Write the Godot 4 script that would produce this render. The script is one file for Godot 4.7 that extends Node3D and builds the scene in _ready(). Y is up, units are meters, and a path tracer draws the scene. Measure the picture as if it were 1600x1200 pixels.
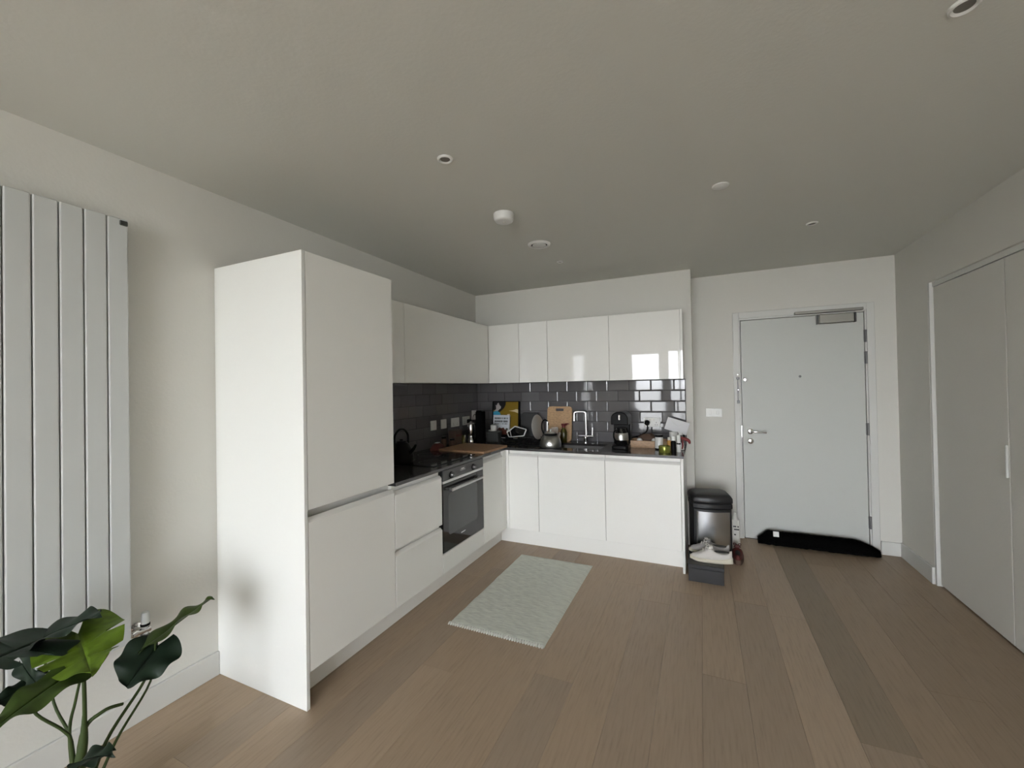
extends Node3D
# A kitchen corner of a flat lit by daylight from windows behind the camera. Metres, y up.
# Kitchen corner of left wall (x = 0) and back wall (z = 0) is the origin; the camera looks towards -z.

const H := 2.5065          # ceiling
const W := 0.905           # worktop surface
const ZW := 8.6            # window wall
var M := {}
var used := {}

# ---------------------------------------------------------------- mesh builder
class Geo:
	var st := SurfaceTool.new()
	var o := Vector3.ZERO
	func _init(origin := Vector3.ZERO):
		o = origin
		st.begin(Mesh.PRIMITIVE_TRIANGLES)
		st.set_smooth_group(-1)
	func tri(a: Vector3, b: Vector3, c: Vector3):      # counter-clockwise from outside
		st.add_vertex(a - o); st.add_vertex(c - o); st.add_vertex(b - o)
	func quad(a: Vector3, b: Vector3, c: Vector3, d: Vector3):
		tri(a, b, c); tri(a, c, d)
	func face(pts: Array, center: Vector3):            # a convex face turned away from center
		var n: Vector3 = (pts[1] - pts[0]).cross(pts[2] - pts[0])
		var m := Vector3.ZERO
		for q in pts: m += q
		if n.dot(m / pts.size() - center) < 0.0: pts.reverse()
		for i in range(1, pts.size() - 1): tri(pts[0], pts[i], pts[i + 1])
	func box(a: Vector3, b: Vector3, bev := 0.0, xf := Transform3D()):
		st.set_smooth_group(-1)
		var c := (a + b) / 2.0
		var h := (b - a).abs() / 2.0
		var e: float = min(bev, min(h.x, min(h.y, h.z)) * 0.9)
		var cc := xf * c
		var P := func(s: Vector3, ax: int) -> Vector3:
			var v := Vector3(s.x * (h.x - e), s.y * (h.y - e), s.z * (h.z - e))
			v[ax] = s[ax] * h[ax]
			return xf * (c + v)
		for ax in 3:
			for s in [-1.0, 1.0]:
				var u := (ax + 1) % 3
				var w := (ax + 2) % 3
				var pts := []
				for q in [[-1, -1], [1, -1], [1, 1], [-1, 1]]:
					var k := Vector3.ZERO
					k[ax] = s; k[u] = q[0]; k[w] = q[1]
					pts.append(P.call(k, ax))
				face(pts, cc)
				if e > 0.0:
					for s2 in [-1.0, 1.0]:               # edge along w between faces ax and u
						var k1 := Vector3.ZERO
						k1[ax] = s; k1[u] = s2; k1[w] = -1
						var k2 := k1
						k2[w] = 1
						face([P.call(k1, ax), P.call(k2, ax), P.call(k2, u), P.call(k1, u)], cc)
		if e > 0.0:
			for sx in [-1.0, 1.0]:
				for sy in [-1.0, 1.0]:
					for sz in [-1.0, 1.0]:
						var k := Vector3(sx, sy, sz)
						face([P.call(k, 0), P.call(k, 1), P.call(k, 2)], cc)
	func lathe(prof: Array, segs := 32, xf := Transform3D()):   # [radius, height] going up the outside
		var g := 1
		for i in prof.size() - 1:
			if i > 0:
				var d0 := Vector2(prof[i][0] - prof[i - 1][0], prof[i][1] - prof[i - 1][1])
				var d1 := Vector2(prof[i + 1][0] - prof[i][0], prof[i + 1][1] - prof[i][1])
				if absf(d0.angle_to(d1)) > 0.7: g += 1
			st.set_smooth_group(g)
			for j in segs:
				var t0 := TAU * j / segs
				var t1 := TAU * (j + 1) / segs
				var a := xf * Vector3(prof[i][0] * cos(t0), prof[i][1], prof[i][0] * sin(t0))
				var b := xf * Vector3(prof[i][0] * cos(t1), prof[i][1], prof[i][0] * sin(t1))
				var c := xf * Vector3(prof[i + 1][0] * cos(t1), prof[i + 1][1], prof[i + 1][0] * sin(t1))
				var d := xf * Vector3(prof[i + 1][0] * cos(t0), prof[i + 1][1], prof[i + 1][0] * sin(t0))
				if prof[i][0] > 1e-6: tri(a, c, b)
				if prof[i + 1][0] > 1e-6: tri(a, d, c)
		st.set_smooth_group(-1)
	func tube(path: Array, r, segs := 8, closed := false):
		var n := path.size()
		var rings := []
		var up := Vector3.ZERO
		for i in n:
			var t: Vector3
			if closed: t = (path[(i + 1) % n] - path[(i + n - 1) % n]).normalized()
			else: t = (path[min(i + 1, n - 1)] - path[max(i - 1, 0)]).normalized()
			if up == Vector3.ZERO: up = t.cross(Vector3(0.31, 0.17, 0.93)).normalized()
			up = (up - t * up.dot(t)).normalized()
			var s := t.cross(up)
			var rr: float = r[i] if r is Array else r
			var ring := []
			for j in segs:
				var th := TAU * j / segs
				ring.append(path[i] + (up * cos(th) + s * sin(th)) * rr)
			rings.append(ring)
		st.set_smooth_group(1)
		for i in (n if closed else n - 1):
			var A: Array = rings[i]
			var B: Array = rings[(i + 1) % n]
			for j in segs:
				quad(A[j], A[(j + 1) % segs], B[(j + 1) % segs], B[j])
		st.set_smooth_group(-1)
		if not closed:
			for j in range(1, segs - 1):
				tri(rings[0][0], rings[0][j + 1], rings[0][j])
				tri(rings[n - 1][0], rings[n - 1][j], rings[n - 1][j + 1])
	func prism(poly: Array, z0: float, z1: float, bev := 0.0, xf := Transform3D(), smooth := false):
		var area := 0.0
		var p := poly.duplicate()
		var n := p.size()
		for i in n: area += p[i].cross(p[(i + 1) % n])
		if area < 0: p.reverse()
		var ins := []
		for i in n:
			var e0: Vector2 = (p[i] - p[(i + n - 1) % n]).normalized()
			var e1: Vector2 = (p[(i + 1) % n] - p[i]).normalized()
			var nn := Vector2(-e0.y, e0.x) + Vector2(-e1.y, e1.x)
			nn = nn / max(0.3, nn.length_squared() / 2.0)
			ins.append(p[i] + nn * bev)
		var tris := Geometry2D.triangulate_polygon(PackedVector2Array(ins))
		st.set_smooth_group(-1)
		var V := func(q: Vector2, z: float) -> Vector3: return xf * Vector3(q.x, q.y, z)
		for k in range(0, tris.size(), 3):
			var a: Vector2 = ins[tris[k]]
			var b: Vector2 = ins[tris[k + 1]]
			var c: Vector2 = ins[tris[k + 2]]
			if (b - a).cross(c - a) < 0:
				var t := b
				b = c; c = t
			tri(V.call(a, z1), V.call(b, z1), V.call(c, z1))
			tri(V.call(a, z0), V.call(c, z0), V.call(b, z0))
		st.set_smooth_group(2 if smooth else -1)
		for i in n:
			var j := (i + 1) % n
			quad(V.call(p[i], z0 + bev), V.call(p[j], z0 + bev), V.call(p[j], z1 - bev), V.call(p[i], z1 - bev))
		if bev > 0.0:
			st.set_smooth_group(3 if smooth else -1)
			for i in n:
				var j := (i + 1) % n
				quad(V.call(p[i], z1 - bev), V.call(p[j], z1 - bev), V.call(ins[j], z1), V.call(ins[i], z1))
				quad(V.call(ins[i], z0), V.call(ins[j], z0), V.call(p[j], z0 + bev), V.call(p[i], z0 + bev))
		st.set_smooth_group(-1)
	func loft(rings: Array, closed_ring := true, cap := true, group := 4):
		st.set_smooth_group(group)
		for i in rings.size() - 1:
			var A: Array = rings[i]
			var B: Array = rings[i + 1]
			var n := A.size()
			for j in (n if closed_ring else n - 1):
				quad(A[j], A[(j + 1) % n], B[(j + 1) % n], B[j])
		if cap:
			for e in [0, rings.size() - 1]:
				var R: Array = rings[e]
				var c := Vector3.ZERO
				for q in R: c += q
				c /= R.size()
				for j in R.size():
					if e == 0: tri(c, R[(j + 1) % R.size()], R[j])
					else: tri(c, R[j], R[(j + 1) % R.size()])
		st.set_smooth_group(-1)
	func mesh() -> ArrayMesh:
		st.generate_normals()
		return st.commit()

func rrect(w: float, h: float, r: float, n := 5, at := Vector2.ZERO) -> Array:
	var out := []
	for q in 4:
		var c := Vector2((w / 2 - r) * (1 if q == 0 or q == 3 else -1), (h / 2 - r) * (1 if q < 2 else -1))
		for i in n + 1:
			var t := PI / 2 * q + PI / 2 * i / n
			out.append(at + c + Vector2(cos(t), sin(t)) * r)
	return out

func circle(r: float, n := 24, at := Vector2.ZERO) -> Array:
	var out := []
	for i in n: out.append(at + Vector2(cos(TAU * i / n), sin(TAU * i / n)) * r)
	return out

func spline(pts: Array, k := 6) -> Array:
	var out := []
	for i in pts.size() - 1:
		var a: Vector3 = pts[max(i - 1, 0)]
		var d: Vector3 = pts[min(i + 2, pts.size() - 1)]
		for j in k: out.append(pts[i].cubic_interpolate(pts[i + 1], a, d, float(j) / k))
	out.append(pts[-1])
	return out

# ---------------------------------------------------------------- naming
func numbered(called: String) -> String:
	if not used.has(called):
		used[called] = 0
		return called
	used[called] += 1
	return "%s_%03d" % [called, used[called]]

func meta(n: Node, label: String, category: String, group := ""):
	n.set_meta("label", label)
	n.set_meta("category", category)
	if group: n.set_meta("group", group)

func thing(called: String, label: String, category: String, at := Vector3.ZERO, turn := 0.0, group := "") -> Node3D:
	var n := Node3D.new()
	n.name = numbered(called)
	n.position = at
	n.rotation.y = turn
	meta(n, label, category, group)
	add_child(n)
	return n

func part(called: String, g: Geo, m: Material, parent: Node, label := "") -> MeshInstance3D:
	var o := MeshInstance3D.new()
	o.name = called
	o.mesh = g.mesh()
	o.material_override = m
	if label: o.set_meta("label", label)
	parent.add_child(o, true)
	return o

func setting(called: String, label: String, at := Vector3.ZERO) -> Node3D:
	var n := Node3D.new()
	n.name = called
	n.position = at
	n.set_meta("kind", "structure")
	if label:
		n.set_meta("label", label)
	add_child(n)
	return n

func struct(called: String, g: Geo, m: Material, label := "") -> MeshInstance3D:
	var o := part(called, g, m, self, label)
	o.set_meta("kind", "structure")
	return o

func bx(a: Vector3, b: Vector3, bev := 0.0, o := Vector3.ZERO) -> Geo:
	var g := Geo.new(o)
	g.box(a, b, bev)
	return g

# ---------------------------------------------------------------- materials (linear colours)
func mat(called: String, r: float, g: float, b: float, rough: float, metal := 0.0, spec := 0.5) -> StandardMaterial3D:
	var m := StandardMaterial3D.new()
	m.resource_name = called
	m.albedo_color = Color(r, g, b).linear_to_srgb()
	m.roughness = rough
	m.metallic = metal
	m.metallic_specular = spec
	M[called] = m
	return m

func noise(freq: float, seed_: int, oct := 3, kind := FastNoiseLite.TYPE_SIMPLEX_SMOOTH) -> FastNoiseLite:
	var n := FastNoiseLite.new()
	n.noise_type = kind
	n.frequency = freq
	n.seed = seed_
	n.fractal_octaves = oct
	return n

func ntex(n: FastNoiseLite, size := 512, ramp: Array = [], normal := false, bump := 4.0) -> NoiseTexture2D:
	var t := NoiseTexture2D.new()
	t.width = size; t.height = size
	t.seamless = true
	t.noise = n
	if normal:
		t.as_normal_map = true
		t.bump_strength = bump
	if ramp.size():
		var gr := Gradient.new()
		gr.offsets = PackedFloat32Array(ramp.map(func(x): return x[0]))
		gr.colors = PackedColorArray(ramp.map(func(x): return x[1]))
		t.color_ramp = gr
	return t

func tri_map(m: StandardMaterial3D, t: Texture2D, scale: Vector3, world := true, offset := Vector3.ZERO):
	m.albedo_texture = t
	m.uv1_triplanar = true
	m.uv1_world_triplanar = world
	m.uv1_scale = scale
	m.uv1_offset = offset

func grey(v: float) -> Color: return Color(v, v, v)

func materials():
	var plaster := ntex(noise(0.06, 3, 4), 512, [], true, 1.2)
	for q in [["wall", .69, .678, .628], ["ceiling", .665, .665, .615]]:
		var m := mat(q[0], q[1], q[2], q[3], 0.85, 0.0, 0.35)
		m.normal_enabled = true
		m.normal_texture = plaster
		m.normal_scale = 0.25
		m.uv1_triplanar = true
		m.uv1_world_triplanar = true
		m.uv1_scale = Vector3.ONE * 1.6
	mat("trim", .66, .66, .625, 0.45)
	mat("door_paint", .57, .585, .55, 0.5)
	mat("gloss_white", .88, .875, .83, 0.02)
	mat("satin_white", .80, .805, .765, 0.33)
	mat("carcass", .74, .74, .71, 0.4)
	mat("dark_gap", .02, .02, .02, 0.9)
	mat("plastic_white", .74, .74, .71, 0.35)
	mat("plastic_offwhite", .70, .69, .64, 0.4)
	mat("radiator", .57, .585, .57, 0.38)
	mat("worktop", .040, .039, .038, 0.14)
	mat("grout", .045, .043, .043, 0.8)
	for i in 3:
		mat("tile_%d" % i, .125 + .012 * i, .121 + .012 * i, .125 + .012 * i, 0.025 + 0.012 * i)
	mat("chrome", .80, .80, .80, 0.12, 1.0)
	mat("steel", .55, .55, .54, 0.28, 1.0)
	mat("brushed", .27, .26, .23, 0.45, 1.0)
	mat("dull_metal", .20, .20, .20, 0.5, 0.7)
	mat("bin_steel", .58, .59, .60, 0.27, 1.0)
	mat("dark_steel", .16, .16, .16, 0.35, 0.8)
	mat("black_plastic", .006, .006, .006, 0.3, 0.0, 0.2)
	mat("black_matt", .005, .005, .005, 0.95, 0.0, 0.1)
	mat("black_glass", .008, .008, .008, 0.05)
	mat("oven_window", .07, .075, .073, 0.06)
	mat("panel_grey", .05, .05, .05, 0.3)
	mat("bin_black", .016, .016, .017, 0.4)
	mat("cup_grey", .22, .21, .19, 0.6)
	mat("rubber", .05, .05, .05, 0.8)
	mat("red", .20, .022, .022, 0.5)
	mat("dark_red", .10, .018, .014, 0.6)
	mat("shoe", .60, .57, .53, 0.75)
	mat("shoe_grey", .38, .36, .35, 0.8)
	mat("sole", .62, .58, .46, 0.6)
	mat("lining", .05, .048, .046, 0.9)
	mat("tan", .45, .28, .14, 0.6)
	mat("orange", .62, .32, .08, 0.5)
	mat("paper", .70, .70, .71, 0.6)
	mat("tin_green", .27, .29, .055, 0.2, 0.55)
	mat("grey_tin", .045, .048, .043, 0.5)
	mat("grey_plate", .40, .39, .36, 0.3)
	mat("dark_tray", .035, .036, .037, 0.45)
	mat("brown", .10, .06, .04, 0.7)
	mat("card", .11, .075, .055, 0.8)
	mat("olive", .09, .08, .015, 0.12)
	mat("soil", .03, .02, .014, 1.0)
	mat("pot", .06, .06, .06, 0.6)
	mat("mud", .30, .22, .16, 0.8)
	var glass := mat("glass", .95, .97, .96, 0.03)
	glass.albedo_color.a = 0.12
	glass.transparency = BaseMaterial3D.TRANSPARENCY_ALPHA
	var pane := mat("pane", .95, .97, .97, 0.02)
	pane.albedo_color.a = 0.04
	pane.transparency = BaseMaterial3D.TRANSPARENCY_ALPHA
	# oak floor: grain runs along z
	var grain := ntex(noise(0.025, 11, 5), 512, [[0.0, grey(.90)], [0.3, grey(.965)], [0.6, grey(.985)], [1.0, grey(1.0)]])
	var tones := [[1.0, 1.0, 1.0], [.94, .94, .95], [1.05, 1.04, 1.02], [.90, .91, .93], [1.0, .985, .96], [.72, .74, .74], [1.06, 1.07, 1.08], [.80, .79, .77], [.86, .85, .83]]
	for i in tones.size():
		var t: Array = tones[i]
		var m := mat("oak_%d" % i, .44 * t[0], .335 * t[1], .24 * t[2], 0.42, 0.0, 0.4)
		tri_map(m, grain, Vector3(5.0, 1.0, 0.35), false, Vector3(0.37 * i, 0.2 * i, 0.61 * i))
	var wood := ntex(noise(0.03, 21, 4), 256, [[0.0, grey(.72)], [0.5, grey(.93)], [1.0, grey(1.0)]])
	for q in [["board_wood", .60, .385, .20, Vector3(3, 14, 3)], ["flat_wood", .44, .26, .14, Vector3(2, 3, 14)], ["tray_wood", .50, .32, .18, Vector3(3, 16, 3)]]:
		tri_map(mat(q[0], q[1], q[2], q[3], 0.5), wood, q[4], false)
	var streak := ntex(noise(0.03, 5, 4), 512, [[0.0, grey(.86)], [0.4, grey(.95)], [0.7, grey(1.0)], [1.0, Color(1, 1, .98)]])
	var rug := mat("rug", .76, .78, .70, 0.95, 0.0, 0.2)
	tri_map(rug, streak, Vector3(.8, 1, 7.0), false)
	mat("fringe", .72, .71, .66, 0.9)
	# leaves
	var vein := ntex(noise(0.02, 8, 3), 256, [[0.0, grey(.75)], [1.0, grey(1.0)]])
	for q in [["leaf_bright", .13, .21, .018, .4], ["leaf_mid", .05, .085, .016, .25], ["leaf_dark", .016, .03, .017, .12], ["leaf_blue", .028, .052, .034, .15], ["stem", .04, .06, .018, .1]]:
		var m := mat(q[0], q[1], q[2], q[3], 0.5, 0.0, 0.3)
		m.cull_mode = BaseMaterial3D.CULL_DISABLED
		if q[0] != "stem":
			m.backlight_enabled = true
			m.backlight = Color(q[1] * q[4] * 2, q[2] * q[4] * 2, q[3] * q[4]).linear_to_srgb()
			tri_map(m, vein, Vector3.ONE * 4.0, false)

# ---------------------------------------------------------------- main
func _ready():
	var cam := Camera3D.new()
	cam.name = "camera"
	cam.transform = Transform3D(Basis(Vector3(0.90965767, -0.01793906, -0.41497121), Vector3(0.02042399, 0.99979021, 0.00155081), Vector3(0.41485633, -0.00988607, 0.90983322)), Vector3(2.3108, 1.453, 4.1064))
	cam.fov = rad_to_deg(2.0 * atan(600.0 / 647.8))
	cam.near = 0.05
	cam.current = true
	add_child(cam)
	var env := Environment.new()
	env.background_mode = Environment.BG_SKY
	var sky := ProceduralSkyMaterial.new()
	sky.sky_top_color = Color(.80, .84, .90)
	sky.sky_horizon_color = Color(.97, .98, 1.0)
	sky.sky_curve = 0.3
	sky.ground_horizon_color = Color(.86, .87, .88)
	sky.ground_bottom_color = Color(.50, .50, .49)
	sky.ground_curve = 0.09
	env.sky = Sky.new()
	env.sky.sky_material = sky
	env.background_energy_multiplier = 1.0
	env.tonemap_mode = Environment.TONE_MAPPER_LINEAR
	env.tonemap_exposure = 26.0
	env.sdfgi_enabled = true
	env.ssao_enabled = true
	env.ssil_enabled = true
	var we := WorldEnvironment.new()
	we.name = "world_environment"
	we.environment = env
	add_child(we)
	materials()
	room()
	floor_planks()
	tiles()
	entrance_door()
	cupboard_doors()
	windows()
	units()
	oven()
	worktop_and_sink()
	counter_left()
	counter_middle()
	counter_right()
	floor_things()
	wall_things()
	ceiling_things()
	radiator()
	plant()

# ---------------------------------------------------------------- room shell
func room():
	struct("ceiling", bx(Vector3(-2.15, H, -.52), Vector3(4.0, H + .15, ZW + .2)), M.ceiling)
	struct("wall_left", bx(Vector3(-.15, -.1, -.52), Vector3(0, H, 4.3)), M.wall)
	struct("wall_back", bx(Vector3(0, -.1, -.52), Vector3(2.2417, H, 0)), M.wall, "kitchen wall with grey brick tiles above the worktop")
	var g := Geo.new()
	g.box(Vector3(2.2417, -.1, -.52), Vector3(2.625, H, -.361))
	g.box(Vector3(3.62, -.1, -.52), Vector3(4.0, H, -.361))
	g.box(Vector3(2.625, 2.086, -.52), Vector3(3.62, H, -.361))
	struct("wall_entrance", g, M.wall)
	g = Geo.new()
	g.box(Vector3(3.8, -.1, -.361), Vector3(4.0, H, .165))
	g.box(Vector3(3.8, 2.15, .165), Vector3(4.0, H, 1.72))
	g.box(Vector3(3.8, -.1, 1.72), Vector3(4.0, H, ZW))
	struct("wall_right", g, M.wall)
	struct("wall_living", bx(Vector3(-2.15, -.1, 4.15), Vector3(-.15, H, 4.3)), M.wall)
	struct("wall_side", bx(Vector3(-2.15, -.1, 4.3), Vector3(-2.0, H, ZW)), M.wall)
	# skirting
	g = Geo.new()
	g.box(Vector3(0, 0, 2.779), Vector3(.016, .12, 4.3), .003)
	struct("baseboard_left", g, M.trim)
	struct("baseboard_entrance", bx(Vector3(3.66, 0, -.361), Vector3(3.8, .112, -.345), .003), M.trim)
	struct("baseboard_return", bx(Vector3(2.2417, 0, -.361), Vector3(2.594, .112, -.345), .003), M.trim)
	struct("baseboard_right", bx(Vector3(3.784, 0, -.345), Vector3(3.8, .12, .166), .003), M.trim)
	struct("baseboard_far", bx(Vector3(3.784, 0, 1.76), Vector3(3.8, .12, ZW), .003), M.trim)

func floor_planks():
	var f := setting("floor", "pale brown oak plank floor")
	part("subfloor", bx(Vector3(-2.15, -.1, -.52), Vector3(4.0, -.0115, ZW + .2)), M.dark_gap, f)
	var rng := RandomNumberGenerator.new()
	rng.seed = 77
	var pitch := 0.1929
	var col := -17
	while 1.13 + col * pitch < 3.86:
		var x0 := 1.13 + col * pitch
		var x1 := x0 + pitch
		var z := -.37 - rng.randf() * 1.6
		var fixed := {-1: 2.30, 2: 2.13, 9: 2.0, 8: 1.05}
		if fixed.has(col): z = fixed[col] - 2.4
		while z < ZW:
			var z0: float = max(z, -.37)
			var z1: float = min(z + 2.4 * (1.0 if fixed.has(col) else rng.randf_range(.8, 1.0)), ZW)
			var full := z1
			if x1 <= -.1: z0 = max(z0, 4.15)
			var tone := rng.randi() % 5
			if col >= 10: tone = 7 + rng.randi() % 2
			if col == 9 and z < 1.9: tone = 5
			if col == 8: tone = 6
			if z1 - z0 > .02:
				var c := Vector3((x0 + x1) / 2, 0, (z0 + z1) / 2)
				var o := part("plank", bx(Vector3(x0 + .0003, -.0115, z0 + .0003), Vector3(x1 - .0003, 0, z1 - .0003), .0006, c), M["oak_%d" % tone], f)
				o.position = c
			z = full
		col += 1

func tiles():
	# brick-bond metro tiles, 100 x 200, on the back and the left wall between worktop and wall units
	var rng := RandomNumberGenerator.new()
	rng.seed = 5
	var back := get_node("wall_back")
	var left := get_node("wall_left")
	var cache := {}
	for side in 2:
		var parent: Node3D = back if side == 0 else left
		var length := 2.182 if side == 0 else 2.160
		var g := Geo.new()
		if side == 0: g.box(Vector3(.005, W, 0), Vector3(length, 1.51, .005))
		else: g.box(Vector3(0, W, .005), Vector3(.005, 1.51, length))
		part("grout", g, M.grout, parent)
		for row in 6:
			var y0 := .9065 + row * .1006
			var y1: float = min(y0 + .0966, 1.509)
			var first := (1.879 if row % 2 == 1 else 1.978) if side == 0 else (0.10 if row % 2 == 0 else 0.0)
			var x := first - .2035 * 10
			while x < length:
				var a: float = max(x + .0018, .012)
				var b: float = min(x + .2035 - .0018, length)
				x += .2035
				if b - a < .012: continue
				var key := "%.3f %.3f" % [b - a, y1 - y0]
				if not cache.has(key):
					var t := Geo.new()
					var hw := (b - a) / 2
					var hh := (y1 - y0) / 2
					var e: float = min(.0065, hw * .6)
					var p0 := [Vector3(-hw, -hh, 0), Vector3(hw, -hh, 0), Vector3(hw, hh, 0), Vector3(-hw, hh, 0)]
					var p1 := []
					var p2 := []
					for q in p0:
						p1.append(q + Vector3(0, 0, .006))
						p2.append(Vector3(q.x - sign(q.x) * e, q.y - sign(q.y) * e, .0074))
					for i in 4:
						var j := (i + 1) % 4
						t.quad(p0[i], p0[j], p1[j], p1[i])
						t.quad(p1[i], p1[j], p2[j], p2[i])
					t.quad(p2[0], p2[1], p2[2], p2[3])
					cache[key] = t.mesh()
				var o := MeshInstance3D.new()
				o.name = "tile"
				o.mesh = cache[key]
				o.material_override = M["tile_%d" % (rng.randi() % 3)]
				var tilt := Basis.from_euler(Vector3(rng.randfn(0, .004), rng.randfn(0, .004), 0))
				if side == 0: o.transform = Transform3D(tilt, Vector3((a + b) / 2, (y0 + y1) / 2, .003))
				else: o.transform = Transform3D(Basis(Vector3.UP, PI / 2) * tilt, Vector3(.003, (y0 + y1) / 2, (a + b) / 2))
				parent.add_child(o, true)

func entrance_door():
	var zf := -.361
	var d := setting("door_1", "flat white entrance door with silver lever handle and closer", Vector3(3.12, 0, zf))
	var o := d.position
	part("backing", bx(Vector3(2.626, -.02, -.50), Vector3(3.619, 2.085, -.46), 0, o), M.dark_gap, d)
	part("door_leaf", bx(Vector3(2.660, .006, -.415), Vector3(3.586, 2.050, -.364), .002, o), M.door_paint, d)
	var g := Geo.new(o)                                     # lining
	g.box(Vector3(2.625, 0, -.46), Vector3(2.6555, 2.0865, -.359), .001)
	g.box(Vector3(3.5905, 0, -.46), Vector3(3.62, 2.0865, -.359), .001)
	g.box(Vector3(2.6555, 2.0545, -.46), Vector3(3.5905, 2.0865, -.359), .001)
	part("frame", g, M.trim, d)
	g = Geo.new(o)
	g.box(Vector3(2.594, 0, zf), Vector3(2.645, 2.128, -.345), .003)
	g.box(Vector3(3.601, 0, zf), Vector3(3.655, 2.128, -.345), .003)
	g.box(Vector3(2.645, 2.070, zf), Vector3(3.601, 2.128, -.345), .003)
	part("architrave", g, M.trim, d)
	for y in [1.845, 1.66, 1.05, .257]:
		g = Geo.new(o)
		g.lathe([[0, y - .052], [.008, y - .052], [.008, y + .052], [0, y + .052]], 12, Transform3D(Basis(), Vector3(3.5945, 0, -.352)))
		g.box(Vector3(3.582, y - .05, -.3645), Vector3(3.602, y + .05, -.3605))
		part("hinge", g, M.dull_metal, d)
	# lever handle
	g = Geo.new(o)
	var face := Transform3D(Basis(Vector3.RIGHT, PI / 2), Vector3(2.722, 1.008, -.364))
	g.lathe([[0, 0], [.026, 0], [.026, .007], [.023, .010], [.012, .011], [.0105, .045], [0, .047]], 24, face)
	g.tube(spline([Vector3(2.722, 1.008, -.325), Vector3(2.75, 1.009, -.314), Vector3(2.80, 1.007, -.314), Vector3(2.847, 1.005, -.317)], 5), .0095, 12)
	part("lever_handle", g, M.chrome, d)
	g = Geo.new(o)
	face.origin = Vector3(2.722, .917, -.364)
	g.lathe([[0, 0], [.026, 0], [.026, .006], [.022, .010], [.012, .011], [.012, .02], [0, .022]], 24, face)
	g.box(Vector3(2.719, .905, -.344), Vector3(2.725, .929, -.333), .002)
	part("thumb_turn", g, M.chrome, d)
	g = Geo.new(o)
	face.origin = Vector3(2.690, 1.493, -.364)
	g.lathe([[0, 0], [.019, 0], [.018, .012], [.012, .018], [0, .019]], 24, face)
	part("deadlock_knob", g, M.chrome, d, "round shiny knob")
	g = Geo.new(o)
	face.origin = Vector3(3.122, 1.512, -.364)
	g.lathe([[0, 0], [.011, 0], [.010, .004], [.005, .005], [.004, .002], [0, .002]], 18, face)
	part("peephole", g, M.dark_steel, d)
	# door restrictor on the frame
	g = Geo.new(o)
	g.box(Vector3(2.617, 1.27, -.346), Vector3(2.640, 1.30, -.339), .002)
	g.box(Vector3(2.622, 1.29, -.342), Vector3(2.631, 1.50, -.334), .002)
	g.box(Vector3(2.615, 1.495, -.346), Vector3(2.640, 1.518, -.330), .004)
	part("door_restrictor", g, M.dull_metal, d)
	g = Geo.new(o)
	g.lathe([[0, 0], [.009, .002], [.009, .01], [0, .012]], 14, Transform3D(Basis(), Vector3(2.627, 1.534, -.338)))
	part("restrictor_knob", g, M.chrome, d)
	g = Geo.new(o)
	g.lathe([[0, 0], [.011, .003], [.011, .014], [0, .017]], 14, Transform3D(Basis(), Vector3(2.629, 1.39, -.334)))
	part("restrictor_knob", g, M.chrome, d)
	part("keep_plate", bx(Vector3(2.648, .95, -.3595), Vector3(2.657, 1.06, -.357), .001, o), M.steel, d)
	# overhead closer: body on the leaf, channel on the frame
	g = Geo.new(o)
	g.box(Vector3(3.264, 1.968, -.364), Vector3(3.508, 2.046, -.305), .004)
	var closer := part("door_closer", g, M.brushed, d)
	part("end_cap", bx(Vector3(3.250, 1.966, -.364), Vector3(3.259, 2.048, -.306), .003, o), M.dark_steel, closer)
	part("end_cap", bx(Vector3(3.513, 1.966, -.364), Vector3(3.524, 2.048, -.306), .003, o), M.dark_steel, closer)
	g = Geo.new(o)
	g.box(Vector3(3.259, 1.970, -.364), Vector3(3.264, 2.044, -.303), .001)
	part("end_ring", g, M.chrome, closer)
	part("slide_channel", bx(Vector3(3.085, 2.064, -.357), Vector3(3.575, 2.088, -.318), .003, o), M.brushed, d)

func cupboard_doors():
	var d := setting("door_2", "tall white cupboard door set flush in the right wall", Vector3(3.83, 0, .57))
	var o := d.position
	part("door_leaf", bx(Vector3(3.822, .012, .192), Vector3(3.842, 2.113, .944), .002, o), M.wall, d)
	part("pull_edge", bx(Vector3(3.812, .915, .924), Vector3(3.822, 1.095, .939), .003, o), M.trim, d)
	var e := setting("door_3", "second white cupboard door running out of the picture", Vector3(3.83, 0, 1.33))
	o = e.position
	part("door_leaf", bx(Vector3(3.822, .012, .950), Vector3(3.842, 2.113, 1.69), .002, o), M.wall, e)
	part("pull_edge", bx(Vector3(3.812, .915, 1.115), Vector3(3.822, 1.095, 1.130), .003, o), M.trim, e)
	var g := Geo.new()
	g.box(Vector3(3.801, 0, .165), Vector3(3.87, 2.15, .188), .001)
	g.box(Vector3(3.801, 0, 1.695), Vector3(3.87, 2.15, 1.72), .001)
	g.box(Vector3(3.818, 2.117, .188), Vector3(3.87, 2.15, 1.695), .001)
	struct("trim_1", g, M.trim, "white lining round the cupboard opening")
	struct("trim_2", bx(Vector3(3.87, 0, .165), Vector3(3.90, 2.15, 1.72)), M.dark_gap)

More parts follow.
